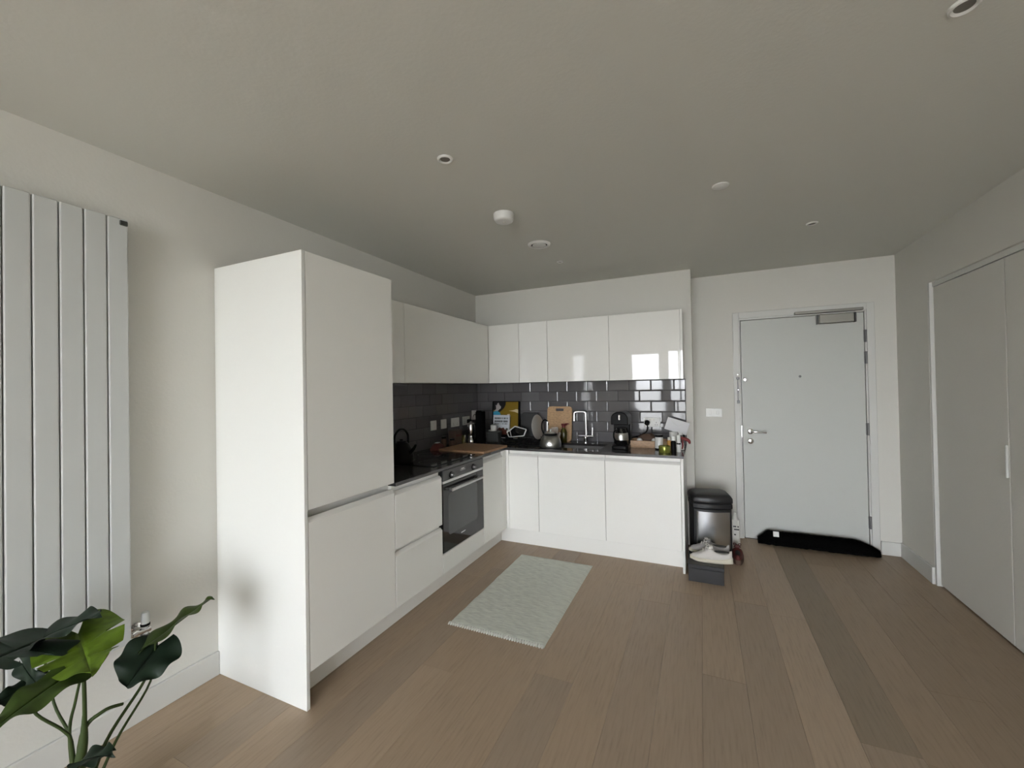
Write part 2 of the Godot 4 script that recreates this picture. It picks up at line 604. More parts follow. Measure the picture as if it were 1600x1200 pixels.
func windows():
	# daylight comes in behind the camera: two glazed doors and a narrow light
	var A := [[-1.27, -.95, .85, 2.44], [.48, 1.29, .05, 2.39], [1.46, 3.55, .05, 2.45]]
	var g := Geo.new()
	var x := -2.15
	for q in A:
		g.box(Vector3(x, -.1, ZW), Vector3(q[0], H, ZW + .18))
		g.box(Vector3(q[0], -.1, ZW), Vector3(q[1], q[2], ZW + .18))
		g.box(Vector3(q[0], q[3], ZW), Vector3(q[1], H, ZW + .18))
		x = q[1]
	g.box(Vector3(x, -.1, ZW), Vector3(4.0, H, ZW + .18))
	struct("wall_window", g, M.wall)
	for i in A.size():
		var q: Array = A[i]
		var w := setting("window_%d" % (i + 1), "", Vector3((q[0] + q[1]) / 2, q[2], ZW + .05))
		var o := w.position
		g = Geo.new(o)
		var a := ZW + .04
		var b := ZW + .09
		g.box(Vector3(q[0], q[2], a), Vector3(q[0] + .045, q[3], b), .003)
		g.box(Vector3(q[1] - .045, q[2], a), Vector3(q[1], q[3], b), .003)
		g.box(Vector3(q[0] + .045, q[2], a), Vector3(q[1] - .045, q[2] + .05, b), .003)
		g.box(Vector3(q[0] + .045, q[3] - .05, a), Vector3(q[1] - .045, q[3], b), .003)
		part("window_frame", g, M.dark_steel, w)
		var bars: Array = [[-1.11]] if i == 0 else ([[]] if i == 1 else [[1.77, 2.66]])
		for m in bars[0]:
			part("mullion", bx(Vector3(m - (.055 if i == 0 else .02), q[2] + .05, a), Vector3(m + (.055 if i == 0 else .02), q[3] - .05, b), .003, o), M.dark_steel, w)
		part("pane", bx(Vector3(q[0] + .045, q[2] + .05, ZW + .062), Vector3(q[1] - .045, q[3] - .05, ZW + .066), 0, o), M.pane, w)

# ---------------------------------------------------------------- kitchen units
func door_front(g: Geo, a: Vector3, b: Vector3):
	g.box(a, b, .0018)

func jpull(g: Geo, axis: int, from: float, to: float, front: float, y0: float, y1: float):
	# slanted finger-pull lip: door top edge sloping back into the channel
	var p := [Vector2(front, y0), Vector2(front - .005, y0 + .006), Vector2(front - .019, y1), Vector2(front - .022, y1), Vector2(front - .022, y0)]
	var xf: Transform3D
	if axis == 2: xf = Transform3D(Basis(), Vector3(0, 0, 0))                                        # door faces +x, runs along z
	else: xf = Transform3D(Basis(Vector3(0, 0, 1), Vector3(0, 1, 0), Vector3(-1, 0, 0)), Vector3.ZERO)   # door faces +z, runs along x
	if axis == 2: g.prism(p, from, to, 0, xf)
	else: g.prism(p, -to, -from, 0, xf)

func units():
	var X := .652
	var b := .002
	# tall fridge housing
	var t := thing("tall_cabinet", "tall white gloss cabinet standing nearest, with two doors and a side panel to the floor", "cabinet", Vector3(.33, 0, 2.47))
	var o := t.position
	part("end_panel", bx(Vector3(.001, 0, 2.760), Vector3(.6535, 2.1075, 2.778), .0012, o), M.satin_white, t, "satin white side panel")
	var g := Geo.new(o)
	g.box(Vector3(.001, .16, 2.164), Vector3(.60, 2.105, 2.7595))
	part("body", g, M.carcass, t)
	g = Geo.new(o)
	door_front(g, Vector3(.602, .905, 2.168), Vector3(X, 2.1075, 2.7565))
	part("door", g, M.gloss_white, t, "upper gloss door")
	g = Geo.new(o)
	door_front(g, Vector3(.630, .163, 2.168), Vector3(X, .849, 2.7565))
	jpull(g, 2, 2.168, 2.7565, X, .849, .868)
	part("door", g, M.gloss_white, t, "lower gloss door with a finger pull along its top")
	# drawer unit
	t = thing("drawer_unit", "white gloss base unit with two deep drawers between tall cabinet and oven", "cabinet", Vector3(.33, 0, 1.92))
	o = t.position
	part("body", bx(Vector3(.02, .16, 1.676), Vector3(.60, .8836, 2.163), 0, o), M.carcass, t)
	for q in [[.163, .470], [.510, .832]]:
		g = Geo.new(o)
		door_front(g, Vector3(.630, q[0], 1.679), Vector3(X, q[1], 2.163))
		jpull(g, 2, 1.679, 2.163, X, q[1], q[1] + .019)
		part("drawer", g, M.gloss_white, t)
	part("channel", bx(Vector3(.6005, .80, 1.679), Vector3(.624, .8836, 2.163), .001, o), M.gloss_white, t)
	part("channel", bx(Vector3(.6005, .45, 1.679), Vector3(.624, .53, 2.163), .001, o), M.gloss_white, t)
	part("end_cap", bx(Vector3(.60, .845, 1.6765), Vector3(.652, .8836, 1.6785), .0005, o), M.black_plastic, t)
	part("end_cap", bx(Vector3(.60, .470, 1.6765), Vector3(.650, .510, 1.6785), .0005, o), M.black_plastic, t)
	# oven housing
	t = thing("oven_housing", "low white panel filling the space under the oven", "cabinet", Vector3(.33, 0, 1.38))
	o = t.position
	g = Geo.new(o)
	g.box(Vector3(.02, .16, 1.078), Vector3(.60, .295, 1.6745))
	part("body", g, M.carcass, t)
	part("filler_panel", bx(Vector3(.630, .163, 1.080), Vector3(X, .299, 1.6745), .0015, o), M.gloss_white, t)
	# corner base unit on the left run
	t = thing("corner_cabinet", "white gloss corner base unit right of the oven, in the inner corner", "cabinet", Vector3(.33, 0, .88))
	o = t.position
	part("body", bx(Vector3(.02, .16, .64), Vector3(.60, .8836, 1.0755), 0, o), M.carcass, t)
	g = Geo.new(o)
	door_front(g, Vector3(.630, .163, .704), Vector3(X, .832, 1.0735))
	jpull(g, 2, .704, 1.0735, X, .832, .852)
	part("door", g, M.gloss_white, t)
	part("channel", bx(Vector3(.6005, .80, .704), Vector3(.624, .8836, 1.0735), .001, o), M.gloss_white, t)
	g = Geo.new(o)
	g.box(Vector3(.630, .163, .637), Vector3(X, .8836, .702), .0015)
	g.box(Vector3(X, .163, .614), Vector3(.678, .8836, .636), .0015)
	part("corner_post", g, M.gloss_white, t)
	# base units on the back run
	var runs := [[.680, .968, "narrow white gloss base cabinet next to the inner corner of the worktop"], [.971, 1.564, "white gloss base cabinet under the sink and tap"], [1.567, 2.152, "white gloss base cabinet at the right end of the run, under the coffee machine"]]
	for q in runs:
		t = thing("base_cabinet", q[2], "cabinet", Vector3((q[0] + q[1]) / 2, 0, .32), 0, "base cabinets on the back wall")
		o = t.position
		if q[0] > .9 and q[0] < 1.1:
			part("body", bx(Vector3(q[0] + .001, .16, .02), Vector3(q[1] - .001, .70, .60), 0, o), M.carcass, t)
		else:
			part("body", bx(Vector3(q[0] + .001, .16, .02), Vector3(q[1] - .001, .8836, .60), 0, o), M.carcass, t)
		g = Geo.new(o)
		door_front(g, Vector3(q[0], .163, .614), Vector3(q[1], .832, .636))
		jpull(g, 0, q[0], q[1], .636, .832, .852)
		part("door", g, M.gloss_white, t)
		part("channel", bx(Vector3(q[0], .80, .601), Vector3(q[1], .8836, .608), .001, o), M.gloss_white, t)
	t = thing("end_panel", "white gloss panel closing the right end of the base cabinets down to the floor", "panel", Vector3(2.1645, 0, .33))
	part("board", bx(Vector3(2.155, 0, .002), Vector3(2.174, .8836, .655), .0012, t.position), M.satin_white, t)
	t = thing("plinth", "white plinth under the oven and tall cabinet along the left run", "plinth", Vector3(.53, 0, 1.65))
	part("board", bx(Vector3(.525, 0, .535), Vector3(.5418, .157, 2.7595), .001, t.position), M.gloss_white, t)
	t = thing("plinth", "white plinth under the base cabinets of the back wall", "plinth", Vector3(1.35, 0, .53))
	part("board", bx(Vector3(.5425, 0, .5185), Vector3(2.1545, .157, .5345), .001, t.position), M.gloss_white, t)
	# wall units
	var y0 := 1.507
	var y1 := 2.1085
	t = thing("wall_cabinet", "white gloss wall cabinet beside the tall cabinet, mostly hidden by it", "cabinet", Vector3(.15, y0, 1.89), 0, "wall cabinets")
	o = t.position
	part("body", bx(Vector3(.001, y0 + .012, 1.611), Vector3(.27, y1 - .001, 2.162), 0, o), M.carcass, t)
	part("door", bx(Vector3(.271, y0, 1.611), Vector3(.291, y1, 2.162), b, o), M.gloss_white, t)
	t = thing("wall_cabinet", "wide white gloss wall cabinet on the left wall above the hob", "cabinet", Vector3(.15, y0, .93), 0, "wall cabinets")
	o = t.position
	part("body", bx(Vector3(.001, y0 + .012, .262), Vector3(.27, y1 - .001, 1.607), 0, o), M.carcass, t)
	part("door", bx(Vector3(.271, y0, .259), Vector3(.291, y1, 1.6085), b, o), M.gloss_white, t)
	for q in [[.2925, .6365, "narrow white wall cabinet in the corner over the framed picture"], [.639, .9415, "narrow white wall cabinet second from the corner, over the dish rack"], [.944, 1.543, "square white gloss wall cabinet over the sink"], [1.5455, 2.1535, "square white gloss wall cabinet at the right end, mirroring bright windows"]]:
		t = thing("wall_cabinet", q[2], "cabinet", Vector3((q[0] + q[1]) / 2, y0, .13), 0, "wall cabinets")
		o = t.position
		part("body", bx(Vector3(q[0], y0 + .012, .001), Vector3(q[1], y1 - .001, .236), 0, o), M.carcass, t)
		part("door", bx(Vector3(q[0], y0, .237), Vector3(q[1], y1, .2574), b, o), M.gloss_white, t)
	t = thing("cabinet_end_panel", "white gloss end panel on the right side of the last wall cabinet", "panel", Vector3(2.164, y0, .13))
	part("board", bx(Vector3(2.155, y0, .001), Vector3(2.173, y1, .2574), .0012, t.position), M.gloss_white, t)

func oven():
	var t := thing("oven", "built-in black glass oven with steel bar handle and two knobs", "oven", Vector3(.33, .302, 1.376))
	var o := t.position
	part("body", bx(Vector3(.05, .302, 1.084), Vector3(.63, .876, 1.668), 0, o), M.dark_steel, t)
	var g := Geo.new(o)
	g.box(Vector3(.632, .806, 1.082), Vector3(.656, .8795, 1.670), .002)
	var cp := part("control_panel", g, M.panel_grey, t)
	part("trim_strip", bx(Vector3(.632, .788, 1.082), Vector3(.656, .8055, 1.670), .001, o), M.steel, t)
	for z in [1.565, 1.247]:
		g = Geo.new(o)
		var xf := Transform3D(Basis(Vector3.BACK, -PI / 2), Vector3(.656, .836, z))
		g.lathe([[0, 0], [.024, 0], [.024, .004], [.020, .006]], 24, xf)
		var k := part("knob", g, M.black_plastic, cp)
		g = Geo.new(o)
		g.lathe([[.0165, .004], [.016, .022], [.013, .026], [0, .026]], 24, xf)
		g.box(Vector3(.680, .823, z - .003), Vector3(.686, .849, z + .003), .002)
		part("knob_cap", g, M.dark_steel, cp)
	g = Geo.new(o)
	g.box(Vector3(.6555, .838, 1.365), Vector3(.6568, .864, 1.445), .0005)
	part("display", g, M.dark_steel, cp)
	g = Geo.new(o)
	g.box(Vector3(.6565, .850, 1.385), Vector3(.6575, .858, 1.425))
	for i in 4: g.box(Vector3(.6565, .842, 1.372 + i * .018), Vector3(.6572, .846, 1.381 + i * .018))
	part("display_marks", g, M.plastic_white, cp)
	g = Geo.new(o)
	g.box(Vector3(.632, .304, 1.082), Vector3(.654, .786, 1.670), .003)
	var dg := part("door_glass", g, M.black_glass, t)
	g = Geo.new(o)
	var toface := Transform3D(Basis(Vector3(0, 0, -1), Vector3(0, 1, 0), Vector3(1, 0, 0)), Vector3(0, 0, 0))   # local x -> -z, local z -> +x
	g.prism(rrect(.42, .30, .03, 5, Vector2(-1.395, .562)), .6535, .6550, .0005, toface)
	part("inner_window", g, M.oven_window, dg)
	g = Geo.new(o)
	g.box(Vector3(.6535, .374, 1.375), Vector3(.6548, .382, 1.437), .0004)
	part("badge", g, M.plastic_white, dg)
	g = Geo.new(o)
	g.box(Vector3(.682, .728, 1.15), Vector3(.697, .750, 1.610), .006)
	g.box(Vector3(.654, .731, 1.165), Vector3(.684, .747, 1.180), .003)
	g.box(Vector3(.654, .731, 1.580), Vector3(.684, .747, 1.595), .003)
	part("handle", g, M.steel, t)

func worktop_and_sink():
	var t := thing("worktop", "dark grey L-shaped worktop with a thin polished edge", "worktop", Vector3(.9, .8836, .6))
	var o := t.position
	var g := Geo.new(o)
	var sx0 := 1.06; var sx1 := 1.50; var sz0 := .17; var sz1 := .50
	var y := .8838
	g.box(Vector3(.001, y, .655), Vector3(.658, W, 2.163), .0)
	g.box(Vector3(.001, y, .001), Vector3(sx0, W, .655), 0)
	g.box(Vector3(sx1, y, .001), Vector3(2.180, W, .655), 0)
	g.box(Vector3(sx0, y, .001), Vector3(sx1, W, sz0), 0)
	g.box(Vector3(sx0, y, sz1), Vector3(sx1, W, .655), 0)
	part("slab", g, M.worktop, t)
	t = thing("sink", "dark undermounted sink bowl below the chrome tap", "sink", Vector3(1.28, .72, .335))
	o = t.position
	g = Geo.new(o)
	var rings := []
	for q in [[.009, W - .0215], [.004, .86], [-.008, .76], [-.03, .722]]:
		var ring := []
		for v in rrect(sx1 - sx0 + 2 * q[0], sz1 - sz0 + 2 * q[0], .05, 4): ring.append(Vector3(1.28 + v.x, q[1], .335 + v.y))
		rings.append(ring)
	g.loft(rings, true, false)
	var r: Array = rings[3]
	for i in r.size(): g.tri(Vector3(1.28, .720, .335), r[(i + 1) % r.size()], r[i])
	part("bowl", g, M.dark_steel, t)
	g = Geo.new(o)
	g.lathe([[0, .7225], [.04, .7225], [.04, .724], [.03, .7245], [.0, .7235]], 20, Transform3D(Basis(), Vector3(1.28, 0, .335)))
	part("drain", g, M.chrome, t)
	t = thing("hob", "flat black glass hob set on the worktop above the oven", "hob", Vector3(.32, W, 1.39))
	o = t.position
	g = Geo.new(o)
	g.box(Vector3(.07, W + .0002, 1.085), Vector3(.585, W + .006, 1.675), .002)
	part("glass_plate", g, M.black_glass, t)
	for q in [[.22, 1.24, .085], [.22, 1.53, .07], [.45, 1.24, .07], [.45, 1.53, .085]]:
		g = Geo.new(o)
		g.lathe([[q[2] - .002, W + .0061], [q[2] - .001, W + .0064], [q[2], W + .0061]], 36, Transform3D(Basis(), Vector3(q[0], 0, q[1])))
		part("ring_mark", g, M.panel_grey, t)
	# tap
	t = thing("tap", "chrome kitchen tap with square spout and side lever behind the sink", "tap", Vector3(1.268, W, .09))
	o = t.position
	g = Geo.new(o)
	g.lathe([[0, W], [.027, W], [.027, W + .008], [.021, W + .012], [.021, .962], [.0, .963]], 24, Transform3D(Basis(), Vector3(1.268, 0, .09)))
	part("base", g, M.chrome, t)
	g = Geo.new(o)
	g.tube([Vector3(1.195, .969, .09), Vector3(1.345, .969, .09)], .0145, 16)
	part("mixer_bar", g, M.chrome, t)
	g = Geo.new(o)
	g.tube(spline([Vector3(1.272, .975, .09), Vector3(1.272, 1.10, .09), Vector3(1.272, 1.175, .09), Vector3(1.266, 1.199, .09), Vector3(1.245, 1.207, .092), Vector3(1.20, 1.207, .096), Vector3(1.172, 1.203, .10), Vector3(1.159, 1.185, .103), Vector3(1.157, 1.115, .104)], 5), .0125, 14)
	part("spout", g, M.chrome, t)
	g = Geo.new(o)
	g.tube([Vector3(1.335, .975, .09), Vector3(1.337, 1.055, .092)], [.010, .0075], 12)
	part("lever", g, M.chrome, t)

# ---------------------------------------------------------------- worktop items, left part
func counter_left():
	# black kettle on the hob
	var t := thing("kettle", "black kettle on the hob, half hidden behind the tall cabinet", "kettle", Vector3(.24, W + .0062, 1.60))
	var o := t.position
	var g := Geo.new()
	g.lathe([[0, 0], [.088, 0], [.092, .02], [.085, .08], [.06, .13], [.045, .145], [0, .150]], 32)
	part("body", g, M.black_plastic, t)
	g = Geo.new()
	g.lathe([[0, .149], [.04, .149], [.036, .156], [.012, .160], [.012, .172], [0, .174]], 20)
	part("lid", g, M.black_plastic, t)
	g = Geo.new()
	g.tube(spline([Vector3(0, .10, .075), Vector3(0, .19, .078), Vector3(0, .235, .04), Vector3(0, .245, 0), Vector3(0, .235, -.04), Vector3(0, .19, -.078), Vector3(0, .10, -.075)], 6), .009, 10)
	part("handle", g, M.black_plastic, t)
	g = Geo.new()
	g.tube([Vector3(.07, .06, 0), Vector3(.12, .11, 0), Vector3(.135, .135, 0)], [.018, .012, .009], 10)
	part("spout", g, M.black_plastic, t)
	# wooden board over the inner corner
	t = thing("wooden_board", "brown wooden board lying flat on the inner corner of the worktop", "cutting board", Vector3(.425, W, .83), deg_to_rad(-3.0))
	g = Geo.new()
	g.prism(rrect(.47, .43, .012, 4), 0.001, .021, .003, Transform3D(Basis(Vector3.RIGHT, -PI / 2), Vector3.ZERO), false)
	part("board", g, M.flat_wood, t)
	# chrome coffee pot
	t = thing("coffee_pot", "shiny silver coffee pot with a narrow waist behind the flat wooden board", "coffee pot", Vector3(.165, W, .43))
	g = Geo.new()
	var prof := [[0, 0], [.046, 0], [.047, .008], [.044, .03], [.033, .062]]
	g.lathe(prof, 10)
	part("boiler", g, M.chrome, t)
	g = Geo.new()
	g.lathe([[0, .062], [.033, .063], [.031, .072], [.035, .082], [.0365, .186], [.035, .190], [0, .192]], 24)
	part("jug", g, M.chrome, t)
	g = Geo.new()
	g.lathe([[0, .19], [.038, .191], [.034, .199], [.012, .204], [.010, .215], [0, .217]], 20)
	part("lid", g, M.steel, t)
	g = Geo.new()
	g.tube(spline([Vector3(.02, .18, -.03), Vector3(.034, .178, -.058), Vector3(.036, .13, -.062), Vector3(.030, .085, -.05)], 5), .008, 8)
	part("handle", g, M.black_plastic, t)
	# tall black box
	t = thing("knife_block", "tall narrow black block beside the silver coffee pot", "block", Vector3(.268, W, .412), .12)
	g = Geo.new()
	g.box(Vector3(-.036, 0, -.05), Vector3(.036, .318, .05), .008)
	part("body", g, M.black_matt, t)
	g = Geo.new()
	g.box(Vector3(-.032, .3182, -.045), Vector3(.032, .330, .045), .005)
	part("cap", g, M.black_plastic, t)
	# grey tin with plate and pot
	t = thing("storage_tin", "flat grey storage tin in the corner, under a plate and a small pot", "tin", Vector3(.345, W, .262), .1)
	g = Geo.new()
	g.prism(rrect(.13, .12, .015, 4), .0, .088, .003, Transform3D(Basis(Vector3.RIGHT, -PI / 2), Vector3.ZERO))
	part("body", g, M.grey_tin, t)
	g = Geo.new()
	g.prism(rrect(.134, .124, .016, 4), .0885, .104, .003, Transform3D(Basis(Vector3.RIGHT, -PI / 2), Vector3.ZERO))
	part("lid", g, M.grey_tin, t)
	t = thing("saucer", "small pale saucer on the grey tin in the corner", "saucer", Vector3(.338, W + .1042, .262))
	g = Geo.new()
	g.lathe([[0, 0], [.03, 0], [.055, .008], [.056, .010], [.03, .004], [0, .003]], 28)
	part("dish", g, M.plastic_offwhite, t)
	t = thing("pot", "small off-white lidded pot on the saucer in the corner", "pot", Vector3(.338, W + .1075, .262))
	g = Geo.new()
	g.lathe([[0, 0], [.024, .001], [.029, .01], [.030, .045], [.028, .05]], 24)
	part("body", g, M.plastic_offwhite, t)
	g = Geo.new()
	g.lathe([[0, .049], [.031, .050], [.031, .056], [.02, .063], [.008, .066], [0, .072]], 24)
	part("lid", g, M.plastic_offwhite, t)
	# food packets along the left wall
	t = thing("carton", "brown food carton standing against the dark tiles below the sockets", "carton", Vector3(.085, W, .60), .1)
	g = Geo.new(); g.box(Vector3(-.04, 0, -.07), Vector3(.04, .145, .07), .002)
	part("box", g, M.card, t)
	g = Geo.new(); g.box(Vector3(.0402, .085, -.06), Vector3(.0408, .10, .06))
	part("label_band", g, M.dark_red, t)
	t = thing("green_carton", "low dark green carton beside the silver coffee pot", "carton", Vector3(.10, W, .50), -.1)
	g = Geo.new(); g.box(Vector3(-.03, 0, -.025), Vector3(.03, .085, .025), .002)
	part("box", g, M.olive, t)
	t = thing("packet", "red and white food packet lying at the back of the worktop by the hob", "packet", Vector3(.12, W, .96), .25)
	g = Geo.new()
	var rings := []
	for i in 7:
		var s := (i - 3) / 3.0
		var hgt: float = .004 + .03 * sqrt(max(0.0, 1.0 - s * s))
		var ring := []
		for v in circle(1.0, 14): ring.append(Vector3(v.x * .045, hgt + v.y * hgt * .95, s * .07))
		rings.append(ring)
	g.loft(rings)
	part("bag", g, M.dark_red, t)
	g = Geo.new(); g.prism(rrect(.035, .06, .006, 3), .062, .066, .001, Transform3D(Basis(Vector3.RIGHT, -PI / 2), Vector3.ZERO))
	part("label_patch", g, M.plastic_white, t)
	for q in [[.07, .78, .10, "short dark spice jar against the left tiles next to the brown carton"], [.13, .73, .075, "small dark spice jar in front of the left tiles, the shorter of two"]]:
		t = thing("spice_jar", q[3], "jar", Vector3(q[0], W, q[1]), 0, "spice jars by the left wall")
		g = Geo.new(); g.lathe([[0, 0], [.024, 0], [.025, .004], [.025, q[2] * .7], [.02, q[2] * .78], [0, q[2] * .78]], 20)
		part("jar", g, M.brown, t)
		g = Geo.new(); g.lathe([[0, q[2] * .78], [.023, q[2] * .78], [.023, q[2]], [0, q[2]]], 20)
		part("lid", g, M.black_plastic, t)
	# framed picture leaning on the back tiles
	picture()

func textured(called: String, im: Image, w: float, h: float, rough: float, parent: Node, at: Transform3D):
	var st := SurfaceTool.new()
	st.begin(Mesh.PRIMITIVE_TRIANGLES)
	var P := [Vector3(-w / 2, 0, 0), Vector3(w / 2, 0, 0), Vector3(w / 2, h, 0), Vector3(-w / 2, h, 0)]
	var U := [Vector2(0, 1), Vector2(1, 1), Vector2(1, 0), Vector2(0, 0)]
	for i in [0, 2, 1, 0, 3, 2]:
		st.set_normal(Vector3.BACK)
		st.set_uv(U[i])
		st.add_vertex(P[i])
	var o := MeshInstance3D.new()
	o.name = called
	o.mesh = st.commit()
	var m := StandardMaterial3D.new()
	m.resource_name = called
	m.albedo_texture = ImageTexture.create_from_image(im)
	m.roughness = rough
	o.material_override = m
	o.transform = at
	parent.add_child(o, true)

func inside(p: Vector2, poly: Array) -> bool:
	return Geometry2D.is_point_in_polygon(p, PackedVector2Array(poly))

func picture():
	var lean := Basis(Vector3.RIGHT, deg_to_rad(-5.0))
	var t := thing("framed_picture", "mustard yellow framed picture of a black-haired figure, leaning on the back tiles", "picture", Vector3(.375, W, .062))
	var g := Geo.new()
	var w := .322; var h := .405
	var xf := Transform3D(lean, Vector3.ZERO)
	g.box(Vector3(-w / 2, 0, -.018), Vector3(w / 2, h, -.004), .001, xf)
	part("backing", g, M.black_matt, t)
	g = Geo.new()
	g.box(Vector3(-w / 2 - .004, 0, -.02), Vector3(-w / 2 + .004, h, .001), .001, xf)
	g.box(Vector3(w / 2 - .012, 0, -.02), Vector3(w / 2 + .006, h, .001), .001, xf)
	g.box(Vector3(-w / 2, h - .004, -.02), Vector3(w / 2, h + .004, .001), .001, xf)
	g.box(Vector3(-w / 2, 0, -.02), Vector3(w / 2, .01, .001), .001, xf)
	part("frame", g, M.black_plastic, t)
	var im := Image.create(192, 240, false, Image.FORMAT_RGB8)
	var hair := [Vector2(0, 0), Vector2(.50, 0), Vector2(.49, .08), Vector2(.44, .16), Vector2(.36, .22), Vector2(.30, .26), Vector2(.22, .29), Vector2(.0, .22)]
	var facep := [Vector2(.16, .04), Vector2(.21, .02), Vector2(.25, .09), Vector2(.31, .13), Vector2(.30, .18), Vector2(.24, .21), Vector2(.19, .25), Vector2(.02, .25), Vector2(.11, .20), Vector2(.10, .13), Vector2(.08, .08), Vector2(.12, .10)]
	var collar := [Vector2(0, .27), Vector2(.16, .25), Vector2(.26, .29), Vector2(.30, .36), Vector2(.24, .42), Vector2(0, .42)]
	var cone := [Vector2(.62, .245), Vector2(.76, .235), Vector2(.92, .20), Vector2(1, .21), Vector2(1, .31), Vector2(.84, .27)]
	var hand := [Vector2(.56, .34), Vector2(.66, .33), Vector2(.68, .37), Vector2(.66, .42), Vector2(.58, .40)]
	for y in 240:
		for x in 192:
			var p := Vector2(x / 192.0, y / 240.0)
			var c := Color(.52, .42, .05)
			if inside(p, hair): c = Color(.03, .03, .035)
			if inside(p, facep): c = Color(.74, .71, .70)
			if inside(p, collar): c = Color(.22, .62, .78)
			if inside(p, cone): c = Color(.86, .80, .66)
			if inside(p, hand): c = Color(.84, .78, .66)
			im.set_pixel(x, y, c)
	textured("print", im, w - .024, h - .014, .45, t, xf * Transform3D(Basis(), Vector3(-.004, .010, -.0032)))
	# cookbook in front
	t = thing("cookbook", "white cookbook with a dish of food on its cover, in front of the yellow picture", "book", Vector3(.349, W, .125))
	lean = Basis(Vector3.RIGHT, deg_to_rad(-7.0))
	xf = Transform3D(lean, Vector3.ZERO)
	g = Geo.new()
	g.box(Vector3(-.096, 0.001, -.022), Vector3(.096, .262, 0), .001, xf)
	part("cover", g, M.paper, t)
	g = Geo.new()
	g.box(Vector3(-.094, .003, -.019), Vector3(.098, .259, -.004), .0005, xf)
	part("pages", g, M.plastic_offwhite, t)
	im = Image.create(160, 216, false, Image.FORMAT_RGB8)
	var rng := RandomNumberGenerator.new()
	rng.seed = 9
	im.fill(Color(.84, .86, .88))
	for q in [[.10, .17, 20], [.22, .30, 24], [.34, .38, 26]]:      # illegible title lines: word-shaped dashes
		var x := .09
		while x < .88:
			var ww: float = rng.randf_range(.03, .055)
			im.fill_rect(Rect2i(int(x * 160), int(q[0] * 216), int(ww * 160), int((q[1] - q[0]) * 216)), Color(.12, .12, .13) if q[2] == 24 else Color(.28, .30, .31))
			x += ww + (.012 if rng.randf() < .8 else .05)
	for y in range(100, 216):
		for x in 160:
			var d := Vector2((x - 84) / 58.0, (y - 160) / 48.0)
			if d.length() < 1.0 + .08 * sin(d.angle() * 9.0):
				var n := rng.randf()
				im.set_pixel(x, y, Color(.42, .13, .12) if n < .35 else (Color(.30, .15, .09) if n < .7 else (Color(.16, .17, .09) if n < .9 else Color(.6, .38, .28))))
			elif Vector2((x - 138) / 12.0, (y - 124) / 10.0).length() < 1.0: im.set_pixel(x, y, Color(.30, .33, .30))
	textured("cover_print", im, .19, .258, .4, t, xf * Transform3D(Basis(), Vector3(0, .003, .0006)))
	# sockets on the left wall
	for q in [[.870, .046, "white single socket on the dark left tiles, furthest from the corner", 1], [.700, .046, "second white socket from the tall cabinet on the dark left tiles", 1], [.492, .075, "wide white double socket on the dark left tiles", 2], [.276, .073, "white socket with a black plug pushed in, near the corner", 3]]:
		t = thing("socket", q[2], "socket", Vector3(.0121, 1.115, q[0]), 0, "sockets on the left tiles")
		g = Geo.new(); g.box(Vector3(0, -.045, -q[1]), Vector3(.009, .045, q[1]), .003)
		part("plate", g, M.plastic_white, t)
		for s in ([0.0] if q[3] == 1 else [-.036, .036]):
			part("switch", bx(Vector3(.0088, .010, s - .008), Vector3(.0115, .032, s + .008), .001), M.plastic_white, t)
		if q[3] > 1:
			for s in [-.036, .036]:
				g = Geo.new()
				g.box(Vector3(.0088, -.012, s - .002), Vector3(.0094, -.004, s + .002))
				g.box(Vector3(.0088, -.027, s - .012), Vector3(.0094, -.023, s - .004))
				g.box(Vector3(.0088, -.027, s + .004), Vector3(.0094, -.023, s + .012))
				part("pin_holes", g, M.dark_gap, t)
	t = thing("plug", "black plug pushed into the socket near the corner", "plug", Vector3(.0215, 1.105, .25))
	g = Geo.new(); g.box(Vector3(0, -.024, -.024), Vector3(.036, .024, .024), .008)
	part("plug_body", g, M.black_plastic, t)
	g = Geo.new(); g.tube(spline([Vector3(.02, -.022, 0), Vector3(.03, -.08, .01), Vector3(.05, -.15, .05), Vector3(.06, -.185, .10), Vector3(.062, -.1965, .16)], 5), .0035, 6)
	part("cable", g, M.black_plastic, t)
	t = thing("wall_adapter", "pale tall adapter on the tiles in the corner above the coffee pot", "adapter", Vector3(.0121, 1.165, .108))
	g = Geo.new(); g.box(Vector3(0, -.05, -.045), Vector3(.03, .05, .045), .004)
	part("case", g, M.plastic_offwhite, t)
	g = Geo.new()
	var ring := []
	for i in 20: ring.append(Vector3(.033, -.035 + .042 * sin(TAU * i / 20), .03 + .042 * cos(TAU * i / 20)))
	g.tube(ring, .0035, 6, true)
	part("cable_loop", g, M.black_plastic, t)

